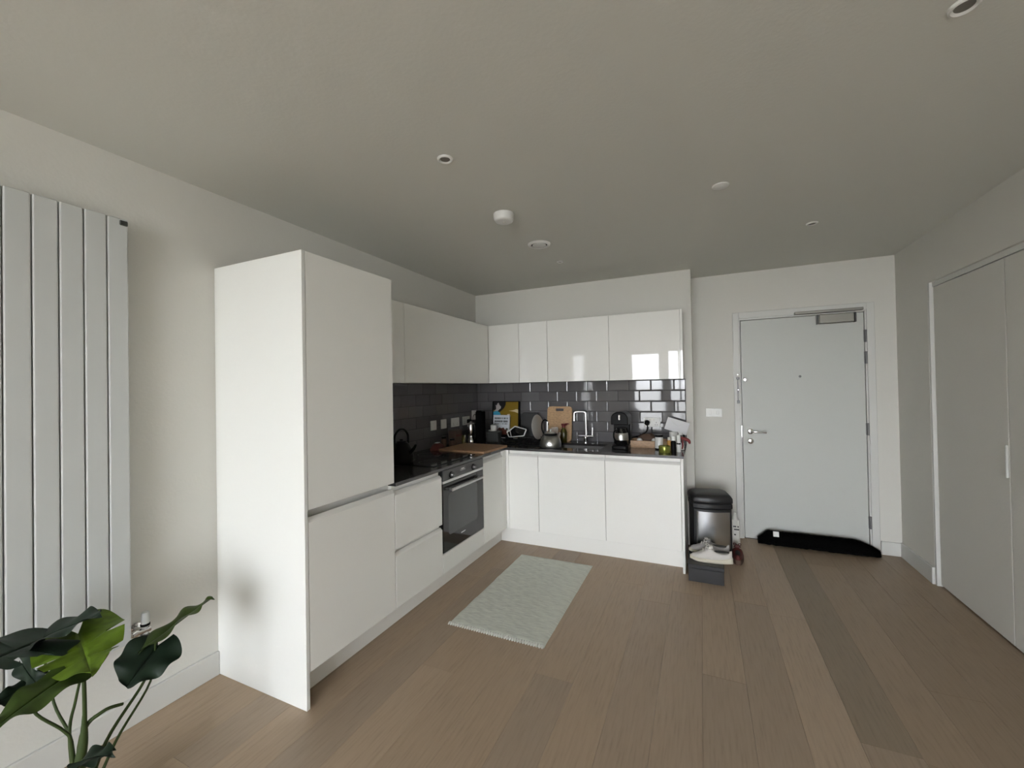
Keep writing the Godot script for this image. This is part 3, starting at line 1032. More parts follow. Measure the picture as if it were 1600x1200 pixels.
# ---------------------------------------------------------------- worktop items, middle
func counter_middle():
	var g: Geo
	# black bowl in front of the cookbook
	var t := thing("bowl", "dark bowl in front of the cookbook", "bowl", Vector3(.468, W, .235))
	g = Geo.new()
	g.lathe([[0, 0], [.030, 0], [.046, .025], [.054, .062], [.051, .064], [.042, .026], [.025, .006], [0, .005]], 28)
	part("shell", g, M.black_matt, t)
	# dish rack
	t = thing("dish_rack", "low black dish rack left of the steel kettle", "dish rack", Vector3(.735, W, .325))
	g = Geo.new()
	g.prism(rrect(.42, .29, .03, 4), .0, .010, .002, Transform3D(Basis(Vector3.RIGHT, -PI / 2), Vector3.ZERO))
	part("tray", g, M.black_plastic, t)
	g = Geo.new()
	for yy in [.022, .05]:
		var loop := []
		for v in rrect(.41, .28, .03, 4): loop.append(Vector3(v.x, yy, v.y))
		g.tube(loop, .0032, 6, true)
	for i in 7:
		var x := -.18 + i * .06
		g.tube([Vector3(x, .008, .14), Vector3(x, .05, .14)], .0028, 6)
		g.tube([Vector3(x, .008, -.14), Vector3(x, .05, -.14)], .0028, 6)
		g.tube([Vector3(x, .022, -.14), Vector3(x, .022, .14)], .0025, 6)
	part("wire_frame", g, M.black_plastic, t)
	for q in [[.62, .40, .16, "black handled utensil lying along the front of the dish rack, left one"], [.76, .42, .16, "black handled utensil lying along the front of the dish rack, right one"]]:
		t = thing("utensil", q[3], "utensil", Vector3(q[0], W + .0575, q[1]), 0, "utensils on the dish rack")
		g = Geo.new(); g.tube([Vector3(-q[2] / 2, 0, .0), Vector3(q[2] / 2, .002, .02)], [.007, .005], 8)
		part("handle", g, M.black_plastic, t)
		g = Geo.new(); g.prism(rrect(.05, .02, .009, 4, Vector2(-q[2] / 2 - .022, 0)), -.002, .002, .0005, Transform3D(Basis(Vector3.RIGHT, PI / 2), Vector3.ZERO))
		part("head", g, M.steel, t)
	# visor
	t = thing("visor", "five-sided white-rimmed dark visor lying by the cookbook", "visor", Vector3(.61, W + .054, .30))
	var P := [Vector3(.506, 1.004, .29), Vector3(.592, 1.066, .28), Vector3(.722, 1.040, .30), Vector3(.703, .978, .32), Vector3(.545, .959, .325)]
	var loop := []
	for i in 5:
		for k in 5: loop.append(P[i].lerp(P[(i + 1) % 5], .06 + .88 * k / 4.0) - t.position)
	g = Geo.new()
	g.tube(loop, .0062, 8, true)
	part("rim", g, M.plastic_white, t)
	g = Geo.new()
	var c := Vector3.ZERO
	for q in P: c += q / 5.0
	for i in 5:
		var a: Vector3 = P[i] - t.position
		var b: Vector3 = P[(i + 1) % 5] - t.position
		var m: Vector3 = c - t.position + Vector3(0, .002, .012)
		g.tri(a, m, b)
		g.tri(a + Vector3(0, 0, -.004), b + Vector3(0, 0, -.004), m + Vector3(0, 0, -.006))
	part("lens", g, M.black_glass, t)
	g = Geo.new()
	g.tube([P[0].lerp(P[1], .35) - t.position, Vector3(.574, .963, .336) - t.position], .004, 6)
	part("divider", g, M.plastic_white, t)
	# dark tray leaning behind
	t = thing("baking_tray", "dark grey rounded tray leaning on the back tiles behind the dish rack", "tray", Vector3(.675, W + .011, .135))
	g = Geo.new()
	var lean := Basis(Vector3.RIGHT, deg_to_rad(-14.0))
	g.prism(rrect(.20, .285, .028, 5, Vector2(0, .1425)), -.012, 0, .003, Transform3D(lean, Vector3.ZERO))
	part("plate", g, M.dark_tray, t)
	# plate standing edge-on in the rack
	t = thing("plate", "pale grey plate standing upright in the dish rack", "plate", Vector3(.825, W + .0255, .215))
	g = Geo.new()
	var pf := Transform3D(Basis(Vector3.UP, deg_to_rad(-7.0)) * Basis(Vector3.BACK, PI / 2 + .08), Vector3(0, .130, 0))
	g.lathe([[0, 0], [.075, 0], [.122, .012], [.124, .015], [.075, .005], [0, .004]], 40, pf)
	part("dish", g, M.grey_plate, t)
	# stovetop kettle
	t = thing("kettle", "round stainless steel kettle with a dark collar at the front of the worktop", "kettle", Vector3(1.045, W, .50))
	g = Geo.new()
	g.lathe([[0, 0], [.084, 0], [.094, .006], [.098, .022], [.096, .050], [.084, .086], [.060, .108], [.05, .112]], 40)
	part("body", g, M.steel, t)
	g = Geo.new()
	g.lathe([[.05, .108], [.062, .112], [.064, .120], [.054, .126], [.046, .128]], 36)
	part("collar", g, M.black_plastic, t, "dark collar")
	g = Geo.new()
	g.lathe([[.05, .126], [.042, .136], [.022, .144], [.008, .147], [.008, .156], [.013, .160], [.011, .168], [0, .170]], 32)
	part("lid", g, M.steel, t)
	g = Geo.new()
	g.tube(spline([Vector3(-.062, .115, 0), Vector3(-.082, .165, 0), Vector3(-.078, .225, .0), Vector3(-.052, .250, 0), Vector3(-.028, .235, 0), Vector3(-.024, .20, 0)], 6), .0075, 10)
	part("handle", g, M.black_plastic, t)
	g = Geo.new()
	g.tube([Vector3(-.028, .235, 0), Vector3(-.030, .150, 0)], .010, 12)
	part("handle_grip", g, M.steel, t)
	g = Geo.new()
	g.tube([Vector3(.03, .055, -.07), Vector3(.045, .10, -.115), Vector3(.048, .12, -.13)], [.02, .014, .012], 12)
	part("spout", g, M.steel, t)
	# chopping board
	t = thing("chopping_board", "light wooden chopping board with a slot handle, leaning on the back tiles", "cutting board", Vector3(.987, W, .085))
	lean = Basis(Vector3.RIGHT, deg_to_rad(-8.0))
	g = Geo.new()
	var w := .262; var h := .355
	var outer := rrect(w, h, .035, 6, Vector2(0, h / 2))
	var slot := rrect(.085, .028, .013, 5, Vector2(0, h - .034))
	var xf := Transform3D(lean, Vector3.ZERO)
	# body below the slot, cheeks beside it and a bridge above it
	var y0 := h - .048
	var low := outer.filter(func(v): return v.y < y0)
	low.append(Vector2(w / 2, y0)); low.insert(0, Vector2(-w / 2, y0))
	var pts := []
	for v in rrect(w, h, .035, 6, Vector2(0, h / 2)): if v.y < y0: pts.append(v)
	pts.sort_custom(func(a, b): return a.angle_to_point(Vector2(0, y0)) < b.angle_to_point(Vector2(0, y0)))
	var body := [Vector2(-w / 2, y0)]
	for i in 7: body.append(Vector2(-w / 2 + .035, .035) + Vector2(cos(PI + PI / 2 * i / 6), sin(PI + PI / 2 * i / 6)) * .035)
	for i in 7: body.append(Vector2(w / 2 - .035, .035) + Vector2(cos(1.5 * PI + PI / 2 * i / 6), sin(1.5 * PI + PI / 2 * i / 6)) * .035)
	body.append(Vector2(w / 2, y0))
	g.prism(body, -.018, 0, 0, xf)
	for s in [-1, 1]:
		var cheek := [Vector2(s * .0425, y0), Vector2(s * w / 2, y0)]
		for i in 7:
			var th := PI / 2 * i / 6
			cheek.append(Vector2(s * (w / 2 - .035 + .035 * cos(th)), h - .035 + .035 * sin(th)))
		cheek.append(Vector2(s * .0425, h))
		g.prism(cheek, -.018, 0, 0, xf)
	g.prism([Vector2(-.0425, h - .020), Vector2(.0425, h - .020), Vector2(.0425, h), Vector2(-.0425, h)], -.018, 0, 0, xf)
	part("board", g, M.board_wood, t)
	g = Geo.new()
	g.box(Vector3(-.105, .03, -.0002), Vector3(-.101, .29, .0006), 0, xf)
	g.box(Vector3(.101, .03, -.0002), Vector3(.105, .29, .0006), 0, xf)
	g.box(Vector3(-.105, .286, -.0002), Vector3(.105, .29, .0006), 0, xf)
	part("groove", g, M.tan, t)
	# tumbler
	t = thing("tumbler", "clear drinking glass between steel kettle and oil bottle", "glass", Vector3(.99, W, .215))
	g = Geo.new()
	g.lathe([[0, 0], [.028, 0], [.030, .01], [.036, .155], [.0345, .155], [.0285, .012], [0, .010]], 28)
	part("glass", g, M.glass, t)
	# oil spray bottle
	t = thing("oil_bottle", "olive oil spray bottle with a red nozzle, before the chopping board", "bottle", Vector3(1.062, W, .155))
	g = Geo.new()
	g.lathe([[0, 0], [.030, 0], [.031, .005], [.031, .105], [.024, .128], [.014, .140], [.014, .150], [0, .150]], 28)
	part("bottle", g, M.olive, t)
	g = Geo.new()
	g.lathe([[0, .150], [.016, .150], [.016, .168], [0, .170]], 20)
	g.box(Vector3(-.022, .170, -.011), Vector3(.035, .186, .011), .004)
	g.box(Vector3(.018, .180, -.009), Vector3(.052, .191, .009), .003)
	part("spray_head", g, M.red, t)

# ---------------------------------------------------------------- worktop items, right
func counter_right():
	var g: Geo
	var t := thing("coffee_machine", "black filter coffee machine with a steel-banded jug right of the tap", "coffee machine", Vector3(1.655, W, .33))
	g = Geo.new()
	g.prism(rrect(.145, .24, .03, 5), .0, .028, .004, Transform3D(Basis(Vector3.RIGHT, -PI / 2), Vector3.ZERO))
	part("base", g, M.black_plastic, t)
	g = Geo.new()
	g.box(Vector3(-.0725, .028, -.118), Vector3(.0725, .24, -.02), .008)
	part("tower", g, M.black_plastic, t)
	g = Geo.new()
	var top := []
	for i in 13: top.append(Vector2(cos(PI * i / 12) * .0725, .268 + sin(PI * i / 12) * .055))
	top.append(Vector2(-.0725, .21)); top.append(Vector2(.0725, .21))
	g.prism(top, -.118, .10, .006)
	part("filter_head", g, M.black_plastic, t)
	g = Geo.new()
	g.box(Vector3(-.008, .252, .0995), Vector3(.008, .298, .107), .004)
	part("head_badge", g, M.chrome, t)
	g = Geo.new()
	g.lathe([[0, .029], [.045, .029], [.058, .045], [.061, .08], [.055, .135], [.043, .165], [.04, .18], [0, .181]], 32, Transform3D(Basis(), Vector3(.005, 0, .042)))
	var jug := part("jug", g, M.black_glass, t)
	g = Geo.new()
	g.lathe([[.0615, .075], [.0622, .08], [.0605, .112], [.0565, .135], [.055, .137]], 32, Transform3D(Basis(), Vector3(.005, 0, .042)))
	part("jug_band", g, M.steel, jug)
	g = Geo.new()
	g.tube(spline([Vector3(-.022, .16, .082), Vector3(-.040, .155, .125), Vector3(-.042, .10, .130), Vector3(-.024, .06, .098)], 5), .008, 8)
	part("jug_handle", g, M.black_plastic, jug)
	# double socket with plug on the back tiles
	t = thing("socket", "white double socket on the bright tiles with a black plug in its left side", "socket", Vector3(1.886, 1.108, .0118))
	g = Geo.new(); g.box(Vector3(-.073, -.043, 0), Vector3(.073, .043, .009), .003)
	part("plate", g, M.plastic_white, t)
	for s in [-.014, .014]: part("switch", bx(Vector3(s - .008, .012, .0088), Vector3(s + .008, .034, .0115), .001), M.plastic_offwhite, t)
	g = Geo.new()
	g.box(Vector3(.034, -.006, .0088), Vector3(.038, .004, .0094))
	g.box(Vector3(.022, -.024, .0088), Vector3(.031, -.020, .0094))
	g.box(Vector3(.041, -.024, .0088), Vector3(.050, -.020, .0094))
	part("pin_holes", g, M.dark_gap, t)
	t = thing("plug", "round black plug in the double socket, its cable leading to the coffee machine", "plug", Vector3(1.842, 1.104, .0212))
	g = Geo.new()
	g.lathe([[0, 0], [.024, 0], [.026, .01], [.023, .034], [.012, .044], [0, .045]], 24, Transform3D(Basis(Vector3.RIGHT, PI / 2), Vector3.ZERO))
	part("plug_body", g, M.black_plastic, t)
	g = Geo.new()
	g.tube(spline([Vector3(.002, -.012, .03), Vector3(.004, -.05, .04), Vector3(-.010, -.085, .048), Vector3(-.06, -.118, .055), Vector3(-.10, -.127, .07), Vector3(-.135, -.13, .15)], 6), .0055, 8)
	part("cable", g, M.black_plastic, t)
	# wooden tray and what it holds
	t = thing("wooden_tray", "shallow pale wooden tray with odds and ends right of the coffee machine", "tray", Vector3(1.882, W, .20))
	g = Geo.new()
	g.box(Vector3(-.161, 0, -.10), Vector3(.161, .012, .10), .002)
	g.box(Vector3(-.161, .012, .088), Vector3(.161, .062, .10), .002)
	g.box(Vector3(-.161, .012, -.10), Vector3(.161, .062, -.088), .002)
	g.box(Vector3(-.161, .012, -.088), Vector3(-.149, .062, .088), .002)
	g.box(Vector3(.149, .012, -.088), Vector3(.161, .062, .088), .002)
	part("box", g, M.tray_wood, t)
	for q in [[1.80, "small rounded white thing in the left half of the wooden tray"], [1.925, "small rounded white thing in the right half of the wooden tray"]]:
		t = thing("white_dome", q[1], "dome", Vector3(q[0], W + .0122, .255), 0, "white rounded things in the tray")
		g = Geo.new(); g.lathe([[0, 0], [.022, .002], [.026, .02], [.026, .045], [.020, .062], [.010, .069], [0, .071]], 24)
		part("shell", g, M.plastic_white, t)
	t = thing("cloth", "crumpled dark brown cloth in the middle of the wooden tray", "cloth", Vector3(1.862, W + .0122, .19))
	g = Geo.new()
	var rings := []
	var nz := noise(9.0, 4, 2)
	for i in 9:
		var th := PI * i / 8.0
		var ring := []
		for j in 20:
			var ph := TAU * j / 20
			var d := Vector3(sin(th) * cos(ph), -cos(th), sin(th) * sin(ph))
			var k := 1.0 + .35 * nz.get_noise_3d(d.x, d.y, d.z)
			ring.append(Vector3(d.x * .085 * k, max(0.001, .05 + d.y * .05 * k), d.z * .05 * k))
		ring.reverse()
		rings.append(ring)
	g.loft(rings, true, false)
	part("folds", g, M.brown, t)
	# mug behind, jar before the tray
	t = thing("mug", "plain white tall mug behind the grey jar and wooden tray", "mug", Vector3(2.005, W + .0125, .185))
	t.position = Vector3(2.088, W, .165)
	t.position.x = 2.0795
	g = Geo.new(); g.lathe([[0, 0], [.033, 0], [.036, .005], [.036, .135], [.033, .135], [.033, .01], [0, .008]], 28)
	part("cup", g, M.plastic_white, t)
	g = Geo.new(); g.tube(spline([Vector3(.02, .11, -.028), Vector3(.04, .11, -.055), Vector3(.042, .07, -.058), Vector3(.02, .04, -.028)], 5), .006, 8)
	part("handle", g, M.plastic_white, t)
	t = thing("jar", "silvery white jar with a black lid at the front of the wooden tray", "jar", Vector3(1.972, W, .345))
	g = Geo.new(); g.lathe([[0, 0], [.033, 0], [.034, .004], [.034, .012], [0, .012]], 28)
	part("base_ring", g, M.black_plastic, t)
	g = Geo.new(); g.lathe([[0, .0122], [.0335, .0122], [.0335, .100], [.030, .106], [0, .106]], 28)
	part("body", g, M.plastic_white, t)
	g = Geo.new(); g.lathe([[0, .1062], [.032, .1062], [.034, .110], [.034, .124], [.031, .127], [0, .127]], 28)
	part("lid", g, M.black_plastic, t)
	t = thing("candle_tin", "shiny yellow-green round tin at the front edge of the worktop", "tin", Vector3(2.028, W, .500))
	g = Geo.new(); g.lathe([[0, 0], [.044, 0], [.046, .004], [.046, .050], [.044, .054], [.041, .054], [.041, .040], [0, .040]], 36)
	part("tin", g, M.tin_green, t)
	g = Geo.new(); g.lathe([[0, .0402], [.0405, .0402], [.0405, .042], [.002, .043], [.0015, .050], [0, .05]], 24)
	part("wax", g, M.plastic_offwhite, t)
	t = thing("orange_bottle", "small orange bottle with a pale cap beside the black bottle", "bottle", Vector3(2.055, W, .37))
	g = Geo.new(); g.lathe([[0, 0], [.016, 0], [.0165, .003], [.0165, .075], [.010, .085], [0, .085]], 20)
	part("bottle", g, M.orange, t)
	g = Geo.new(); g.lathe([[0, .085], [.0125, .085], [.0125, .108], [0, .109]], 20)
	part("cap", g, M.plastic_offwhite, t)
	t = thing("black_bottle", "small black bottle with a white cap near the worktop's right end", "bottle", Vector3(2.092, W, .44))
	g = Geo.new(); g.lathe([[0, 0], [.0195, 0], [.020, .003], [.020, .080], [.012, .092], [0, .092]], 20)
	part("bottle", g, M.black_plastic, t)
	g = Geo.new(); g.lathe([[0, .0922], [.019, .0922], [.019, .128], [.016, .131], [0, .131]], 20)
	part("cap", g, M.plastic_white, t)
	t = thing("white_bottle", "slim white bottle with a dark ring, right of the black bottle", "bottle", Vector3(2.133, W, .445))
	g = Geo.new(); g.lathe([[0, 0], [.0155, 0], [.016, .003], [.016, .062], [0, .062]], 20)
	part("bottle", g, M.plastic_white, t)
	g = Geo.new(); g.lathe([[0, .0622], [.0162, .0622], [.0162, .074], [0, .074]], 20)
	part("ring", g, M.black_plastic, t)
	g = Geo.new(); g.lathe([[0, .0742], [.0145, .0742], [.0145, .134], [.012, .138], [0, .138]], 20)
	part("cap", g, M.plastic_white, t)
	# clear spray bottle with red trigger
	t = thing("spray_bottle", "clear bottle with a red trigger at the right end of the worktop", "bottle", Vector3(2.146, W, .335))
	g = Geo.new()
	g.lathe([[0, 0], [.027, 0], [.0275, .005], [.0275, .10], [.014, .118], [.014, .128], [0, .128]], 24)
	part("bottle", g, M.glass, t)
	g = Geo.new(); g.lathe([[0, .004], [.024, .004], [.024, .06], [0, .06]], 24)
	part("liquid", g, M.plastic_offwhite, t)
	g = Geo.new()
	g.lathe([[0, .128], [.017, .128], [.016, .142], [0, .143]], 18)
	part("collar", g, M.plastic_white, t)
	g = Geo.new()
	g.tube(spline([Vector3(.0, .105, .034), Vector3(.035, .098, .034), Vector3(.062, .085, .034), Vector3(.07, .06, .034)], 5), [.012, .012, .012, .013, .013, .014, .014, .014, .014, .013, .013, .012, .011, .010, .008, .006], 10)
	g.tube([Vector3(.012, .09, .034), Vector3(.016, .04, .036), Vector3(.01, .015, .036)], [.008, .007, .005], 8)
	part("trigger", g, M.red, t, "red trigger")
	# envelope
	t = thing("envelope", "white envelope leaning askew against the bright tiles behind the bottles", "envelope", Vector3(2.112, W, .135))
	g = Geo.new()
	var xf := Transform3D(Basis(Vector3.RIGHT, deg_to_rad(-10.0)) * Basis(Vector3.BACK, deg_to_rad(-17.0)), Vector3(-.003, .188, -.015))
	g.box(Vector3(-.095, -.062, -.0015), Vector3(.095, .05, .0015), .0005, xf)
	part("paper", g, M.paper, t)
	g = Geo.new()
	g.tube([xf * Vector3(-.095, .05, .002), xf * Vector3(0, -.005, .003), xf * Vector3(.095, .05, .002)], .0008, 4)
	part("flap_edge", g, M.plastic_offwhite, t)
	t = thing("letter_rack", "low dark letter holder that carries the envelope", "holder", Vector3(2.11, W, .10))
	g = Geo.new()
	g.box(Vector3(-.06, 0, -.03), Vector3(.06, .006, .012), .001)
	g.box(Vector3(-.06, .006, .006), Vector3(.06, .05, .012), .001)
	g.box(Vector3(-.06, .006, -.03), Vector3(.06, .14, -.026), .001)
	part("holder", g, M.black_plastic, t)

# ---------------------------------------------------------------- floor
func make_shoe(t: Node3D, upper: Material, scale_y := 1.0, sole: Material = M.sole, lace: Material = M.plastic_offwhite):
	# toe towards -x, length .29
	var g := Geo.new()
	var L := .292
	var half := func(s: float) -> float:      # s 0 toe .. 1 heel
		return .047 * pow(clampf(sin(PI * clampf(s * .905 + .06, 0, 1)), 0, 1), .55) * (1.0 - .16 * s) * (0.62 + .38 * smoothstep(0.0, .16, s))
	var rings := []
	for i in 23:
		var s := i / 22.0
		var w: float = half.call(s) + .004
		var lift: float = .012 * pow(max(0.0, 1.0 - s * 4.0), 2.0) + .003 * smoothstep(.85, 1.0, s)
		var topy: float = .027 + .012 * smoothstep(.5, 1.0, s)
		var x := -L / 2 + s * L
		rings.append([Vector3(x, lift, -w * .92), Vector3(x, lift, w * .92), Vector3(x, lift + .008, w), Vector3(x, topy + lift * .5, w), Vector3(x, topy + lift * .5, -w), Vector3(x, lift + .008, -w)])
	for k in rings.size(): rings[k].reverse()
	g.loft(rings)
	part("sole", g, sole, t)
	g = Geo.new()
	rings = []
	for i in 23:
		var s := i / 22.0
		var w: float = half.call(s)
		var hh: float = lerpf(.052, .102, smoothstep(.08, .50, s))
		hh = lerpf(hh, .086, smoothstep(.55, .8, s))
		hh = lerpf(hh, .093, smoothstep(.85, .98, s)) * scale_y
		if s < .06: hh = lerpf(.034, hh, s / .06)
		var x := -L / 2 + .006 + s * (L - .012)
		var base := .025 + .01 * smoothstep(.5, 1.0, s)
		var ring := []
		for j in 15:
			var th := PI * j / 14.0
			var cc := cos(th)
			var open := smoothstep(.50, .62, s) * (1.0 - smoothstep(.90, .97, s))
			var yy: float = base + (hh - base) * pow(sin(th), .62)
			var dip: float = open * pow(max(0.0, sin(th)), 4.0) * .030
			ring.append(Vector3(x, yy - dip, cc * w * (1.0 - .25 * pow(sin(th), 2.0) * smoothstep(.3, .6, s))))
		ring.append(Vector3(x, base - .004, -w * .8)); ring.append(Vector3(x, base - .004, w * .8))
		rings.append(ring)
	g.loft(rings)
	part("upper", g, upper, t)
	g = Geo.new()
	for q in [0]:
		var ring := []
		for v in circle(1.0, 22): ring.append(Vector2(.075 + v.x * .058, v.y * .019))
		g.prism(ring, .0775, .081, .001, Transform3D(Basis(Vector3.RIGHT, PI / 2), Vector3(0, .157, 0)))
	part("lining", g, M.lining, t)
	g = Geo.new()
	for i in 4:
		var x := -.058 + i * .019
		var y: float = .076 + i * .0082
		g.tube(spline([Vector3(x, y, -.024), Vector3(x + .006, y + .014, 0), Vector3(x + .002, y, .024)], 4), .0028, 6)
	for s in [-1, 1]:
		g.tube(spline([Vector3(.0, .106, 0), Vector3(-.016, .122, s * .012), Vector3(-.034, .113, s * .028), Vector3(-.018, .104, s * .020), Vector3(.0, .107, 0)], 5), .0027, 6)
	part("laces", g, lace, t)
	g = Geo.new()
	g.box(Vector3(.0, .092, -.017), Vector3(.030, .117, .017), .005, Transform3D(Basis(Vector3.BACK, .15), Vector3.ZERO))
	part("tongue", g, upper, t)

func floor_things():
	var g: Geo
	# rug
	var t := thing("rug", "small grey-green woven rug with a pale stitched edge on the floor", "rug", Vector3(1.17, 0, 1.355))
	g = Geo.new()
	var nx := 44
	var nzz := 130
	var rx := .313
	var rz := .578
	var nn := noise(14.0, 12, 3)
	var V := []
	for k in nzz + 1:
		var row := []
		for i in nx + 1:
			var s := i * 2.0 / nx - 1.0
			var q := k * 2.0 / nzz - 1.0
			var edge: float = min(1.0, min(1.0 - absf(s), 1.0 - absf(q)) * 18.0)
			var wob := .004 * nn.get_noise_2d(q * .3, s * .1 + 3.0)
			var y: float = .0015 + edge * (.0085 + .0016 * nn.get_noise_2d(s * .16, q * .9) + (.0009 if k % 2 == 0 else -.0009))
			row.append(Vector3(s * rx + wob, y, q * rz))
		V.append(row)
	g.st.set_smooth_group(1)
	for k in nzz:
		for i in nx: g.quad(V[k][i], V[k + 1][i], V[k + 1][i + 1], V[k][i + 1])
	g.st.set_smooth_group(-1)
	g.quad(Vector3(-rx, .0005, -rz), Vector3(rx, .0005, -rz), Vector3(rx, .0005, rz), Vector3(-rx, .0005, rz))
	part("weave", g, M.rug, t)
	g = Geo.new()
	for i in 38:
		var x := -.307 + i * .0166
		for s in [1.0]:
			g.tube([Vector3(x, .010, s * (rz - .014)), Vector3(x + .001, .0115, s * rz), Vector3(x, .0045, s * (rz + .010))], [.0040, .0048, .0036], 6)
	var fr := part("stitched_edge", g, M.fringe, t, "white stitched edge")
	fr.set_meta("kind", "stuff")
	# bin
	t = thing("bin", "black pedal bin with a polished steel front beside the base cabinets", "bin", Vector3(2.357, 0, .205), deg_to_rad(11.0))
	var foot := []
	for i in 17:
		var s := i / 16.0 * 2.0 - 1.0
		foot.append(Vector2(s * .143, -(.100 + .030 * (1.0 - s * s))))     # prism y is -z
	foot.append(Vector2(.148, .10)); foot.append(Vector2(.12, .135)); foot.append(Vector2(-.12, .135)); foot.append(Vector2(-.148, .10))
	var upx := Transform3D(Basis(Vector3.RIGHT, -PI / 2), Vector3.ZERO)
	g = Geo.new()
	g.prism(foot, 0, .425, .004, upx)
	part("body", g, M.bin_black, t)
	g = Geo.new()
	var band := []
	for i in 17:
		var s := (i / 16.0 * 2.0 - 1.0) * .90
		band.append(Vector2(s * .143, -(.1025 + .030 * (1.0 - s * s))))
	for i in range(16, -1, -1):
		var s := (i / 16.0 * 2.0 - 1.0) * .90
		band.append(Vector2(s * .143, -(.099 + .030 * (1.0 - s * s))))
	g.prism(band, .055, .405, 0, upx, true)
	part("front_panel", g, M.bin_steel, t, "polished steel front")
	var lidp := []
	for v in foot: lidp.append(v * 1.05)
	g = Geo.new()
	g.prism(lidp, .428, .475, .008, upx)
	part("collar", g, M.bin_black, t)
	g = Geo.new()
	var rings := []
	for q in [[1.06, .477], [1.07, .490], [1.06, .515], [.98, .535], [.80, .545], [.3, .549]]:
		var ring := []
		for v in foot: ring.append(Vector3(v.x * q[0], q[1], -v.y * q[0]))
		rings.append(ring)
	g.loft(rings)
	part("lid", g, M.bin_black, t)
	g = Geo.new()
	g.box(Vector3(-.06, .008, .125), Vector3(.06, .022, .165), .005)
	part("pedal", g, M.bin_black, t)
	# black box with trainers
	t = thing("shoe_box", "black cardboard box on the floor under the white trainers", "box", Vector3(2.315, 0, .595))
	g = Geo.new(); g.box(Vector3(-.118, 0, -.16), Vector3(.118, .098, .162), .002)
	part("box", g, M.bin_black, t)
	g = Geo.new(); g.box(Vector3(-.121, .0985, -.163), Vector3(.121, .128, .165), .003)
	part("lid", g, M.bin_black, t)
	t = thing("shoe", "cream white trainer in front on top of the black box", "shoe", Vector3(2.352, .1285, .655), deg_to_rad(3.0), "white trainers")
	make_shoe(t, M.shoe)
	t = thing("shoe", "greyish white trainer behind the cream one on the black box", "shoe", Vector3(2.342, .1285, .520), deg_to_rad(-6.0), "white trainers")
	make_shoe(t, M.shoe_grey, 1.05)
	t = thing("brown_shoe", "reddish brown shoe on the floor behind the black box, only its heel in view", "shoe", Vector3(2.557, 0, .19), deg_to_rad(-92.0))
	make_shoe(t, M.dark_red, .9, M.brown, M.dark_red)
	# white bottle beside the bin
	t = thing("cleaning_bottle", "white cleaning bottle with dark printing in the gap between bin and door", "bottle", Vector3(2.556, 0, -.02))
	g = Geo.new()
	g.prism(rrect(.075, .055, .022, 5), 0, .27, .006, upx, true)
	part("bottle", g, M.plastic_offwhite, t)
	g = Geo.new()
	g.lathe([[.030, .268], [.016, .30], [.014, .33], [0, .33]], 20)
	part("cap", g, M.plastic_offwhite, t)
	g = Geo.new()
	for q in [[.205, .02, .008], [.205, -.008, .016], [.180, .004, .026], [.135, -.005, .010]]:
		g.box(Vector3(q[1] - q[2] * .5, q[0], .0276), Vector3(q[1] + q[2], q[0] + .012, .0281))
	part("print", g, M.grey_tin, t)
	# draught excluder
	t = thing("draught_excluder", "long fluffy black draught excluder lying along the foot of the entrance door", "draught excluder", Vector3(3.19, 0, -.275), deg_to_rad(0.0))
	g = Geo.new()
	var rng := RandomNumberGenerator.new()
	rng.seed = 3
	rings = []
	var radius := func(s: float) -> float:
		var r := .060
		if s < .10: r = lerpf(.026, .060, smoothstep(0.0, .10, s))
		if s > .80: r = lerpf(.060, .022, pow((s - .80) / .20, 1.6))
		return r
	var n2 := noise(6.0, 2, 2)
	for i in 61:
		var s := i / 60.0
		var r: float = radius.call(s)
		var ring := []
		for j in 18:
			var th := TAU * j / 18
			var k := 1.0 + .10 * n2.get_noise_3d(s * 4.0, cos(th), sin(th))
			ring.append(Vector3(-.435 + s * .875, max(.0006, r * .93 + sin(th) * r * k), cos(th) * r * k))
		ring.reverse()
		rings.append(ring)
	g.loft(rings)
	part("tube", g, M.black_matt, t)
	var fur := MultiMeshInstance3D.new()
	fur.name = "fur"
	var mm := MultiMesh.new()
	mm.transform_format = MultiMesh.TRANSFORM_3D
	var hg := Geo.new()
	hg.tri(Vector3(-.0012, 0, 0), Vector3(.0012, 0, 0), Vector3(.0005, .021, .002))
	hg.tri(Vector3(-.0012, 0, 0), Vector3(.0005, .021, .002), Vector3(.0012, 0, 0))
	mm.mesh = hg.mesh()
	mm.instance_count = 12000
	for i in 12000:
		var s := rng.randf()
		var th := rng.randf_range(-.3, PI + .3)
		var r: float = radius.call(s) * .97
		var n := Vector3(rng.randfn(0, .45), sin(th), cos(th)).normalized()
		var b := Basis(Quaternion(Vector3.UP, n)) * Basis(Vector3.UP, rng.randf() * TAU)
		mm.set_instance_transform(i, Transform3D(b, Vector3(-.435 + s * .875, max(.002, r * .93 + sin(th) * r), cos(th) * r)))
	fur.multimesh = mm
	fur.material_override = M.black_matt
	fur.set_meta("kind", "stuff")
	t.add_child(fur, true)
	g = Geo.new()
	g.box(Vector3(-.324, .064, .0655), Vector3(-.280, .108, .0668), .0003, Transform3D(Basis(Vector3.RIGHT, -.25), Vector3(0, .017, .023)))
	part("tag", g, M.plastic_white, t, "square white tag")

# ---------------------------------------------------------------- walls and ceiling
func wall_things():
	var g: Geo
	var t := thing("light_switch", "white double light switch on the wall left of the entrance door", "light switch", Vector3(2.418, 1.182, -.361))
	g = Geo.new(); g.box(Vector3(-.071, -.041, 0), Vector3(.071, .041, .009), .003)
	part("plate", g, M.plastic_white, t)
	for s in [-.032, .032]:
		g = Geo.new(); g.box(Vector3(s - .011, -.019, .0085), Vector3(s + .011, .019, .0125), .0015, Transform3D(Basis(Vector3.RIGHT, .05), Vector3.ZERO))
		part("rocker", g, M.plastic_white, t)

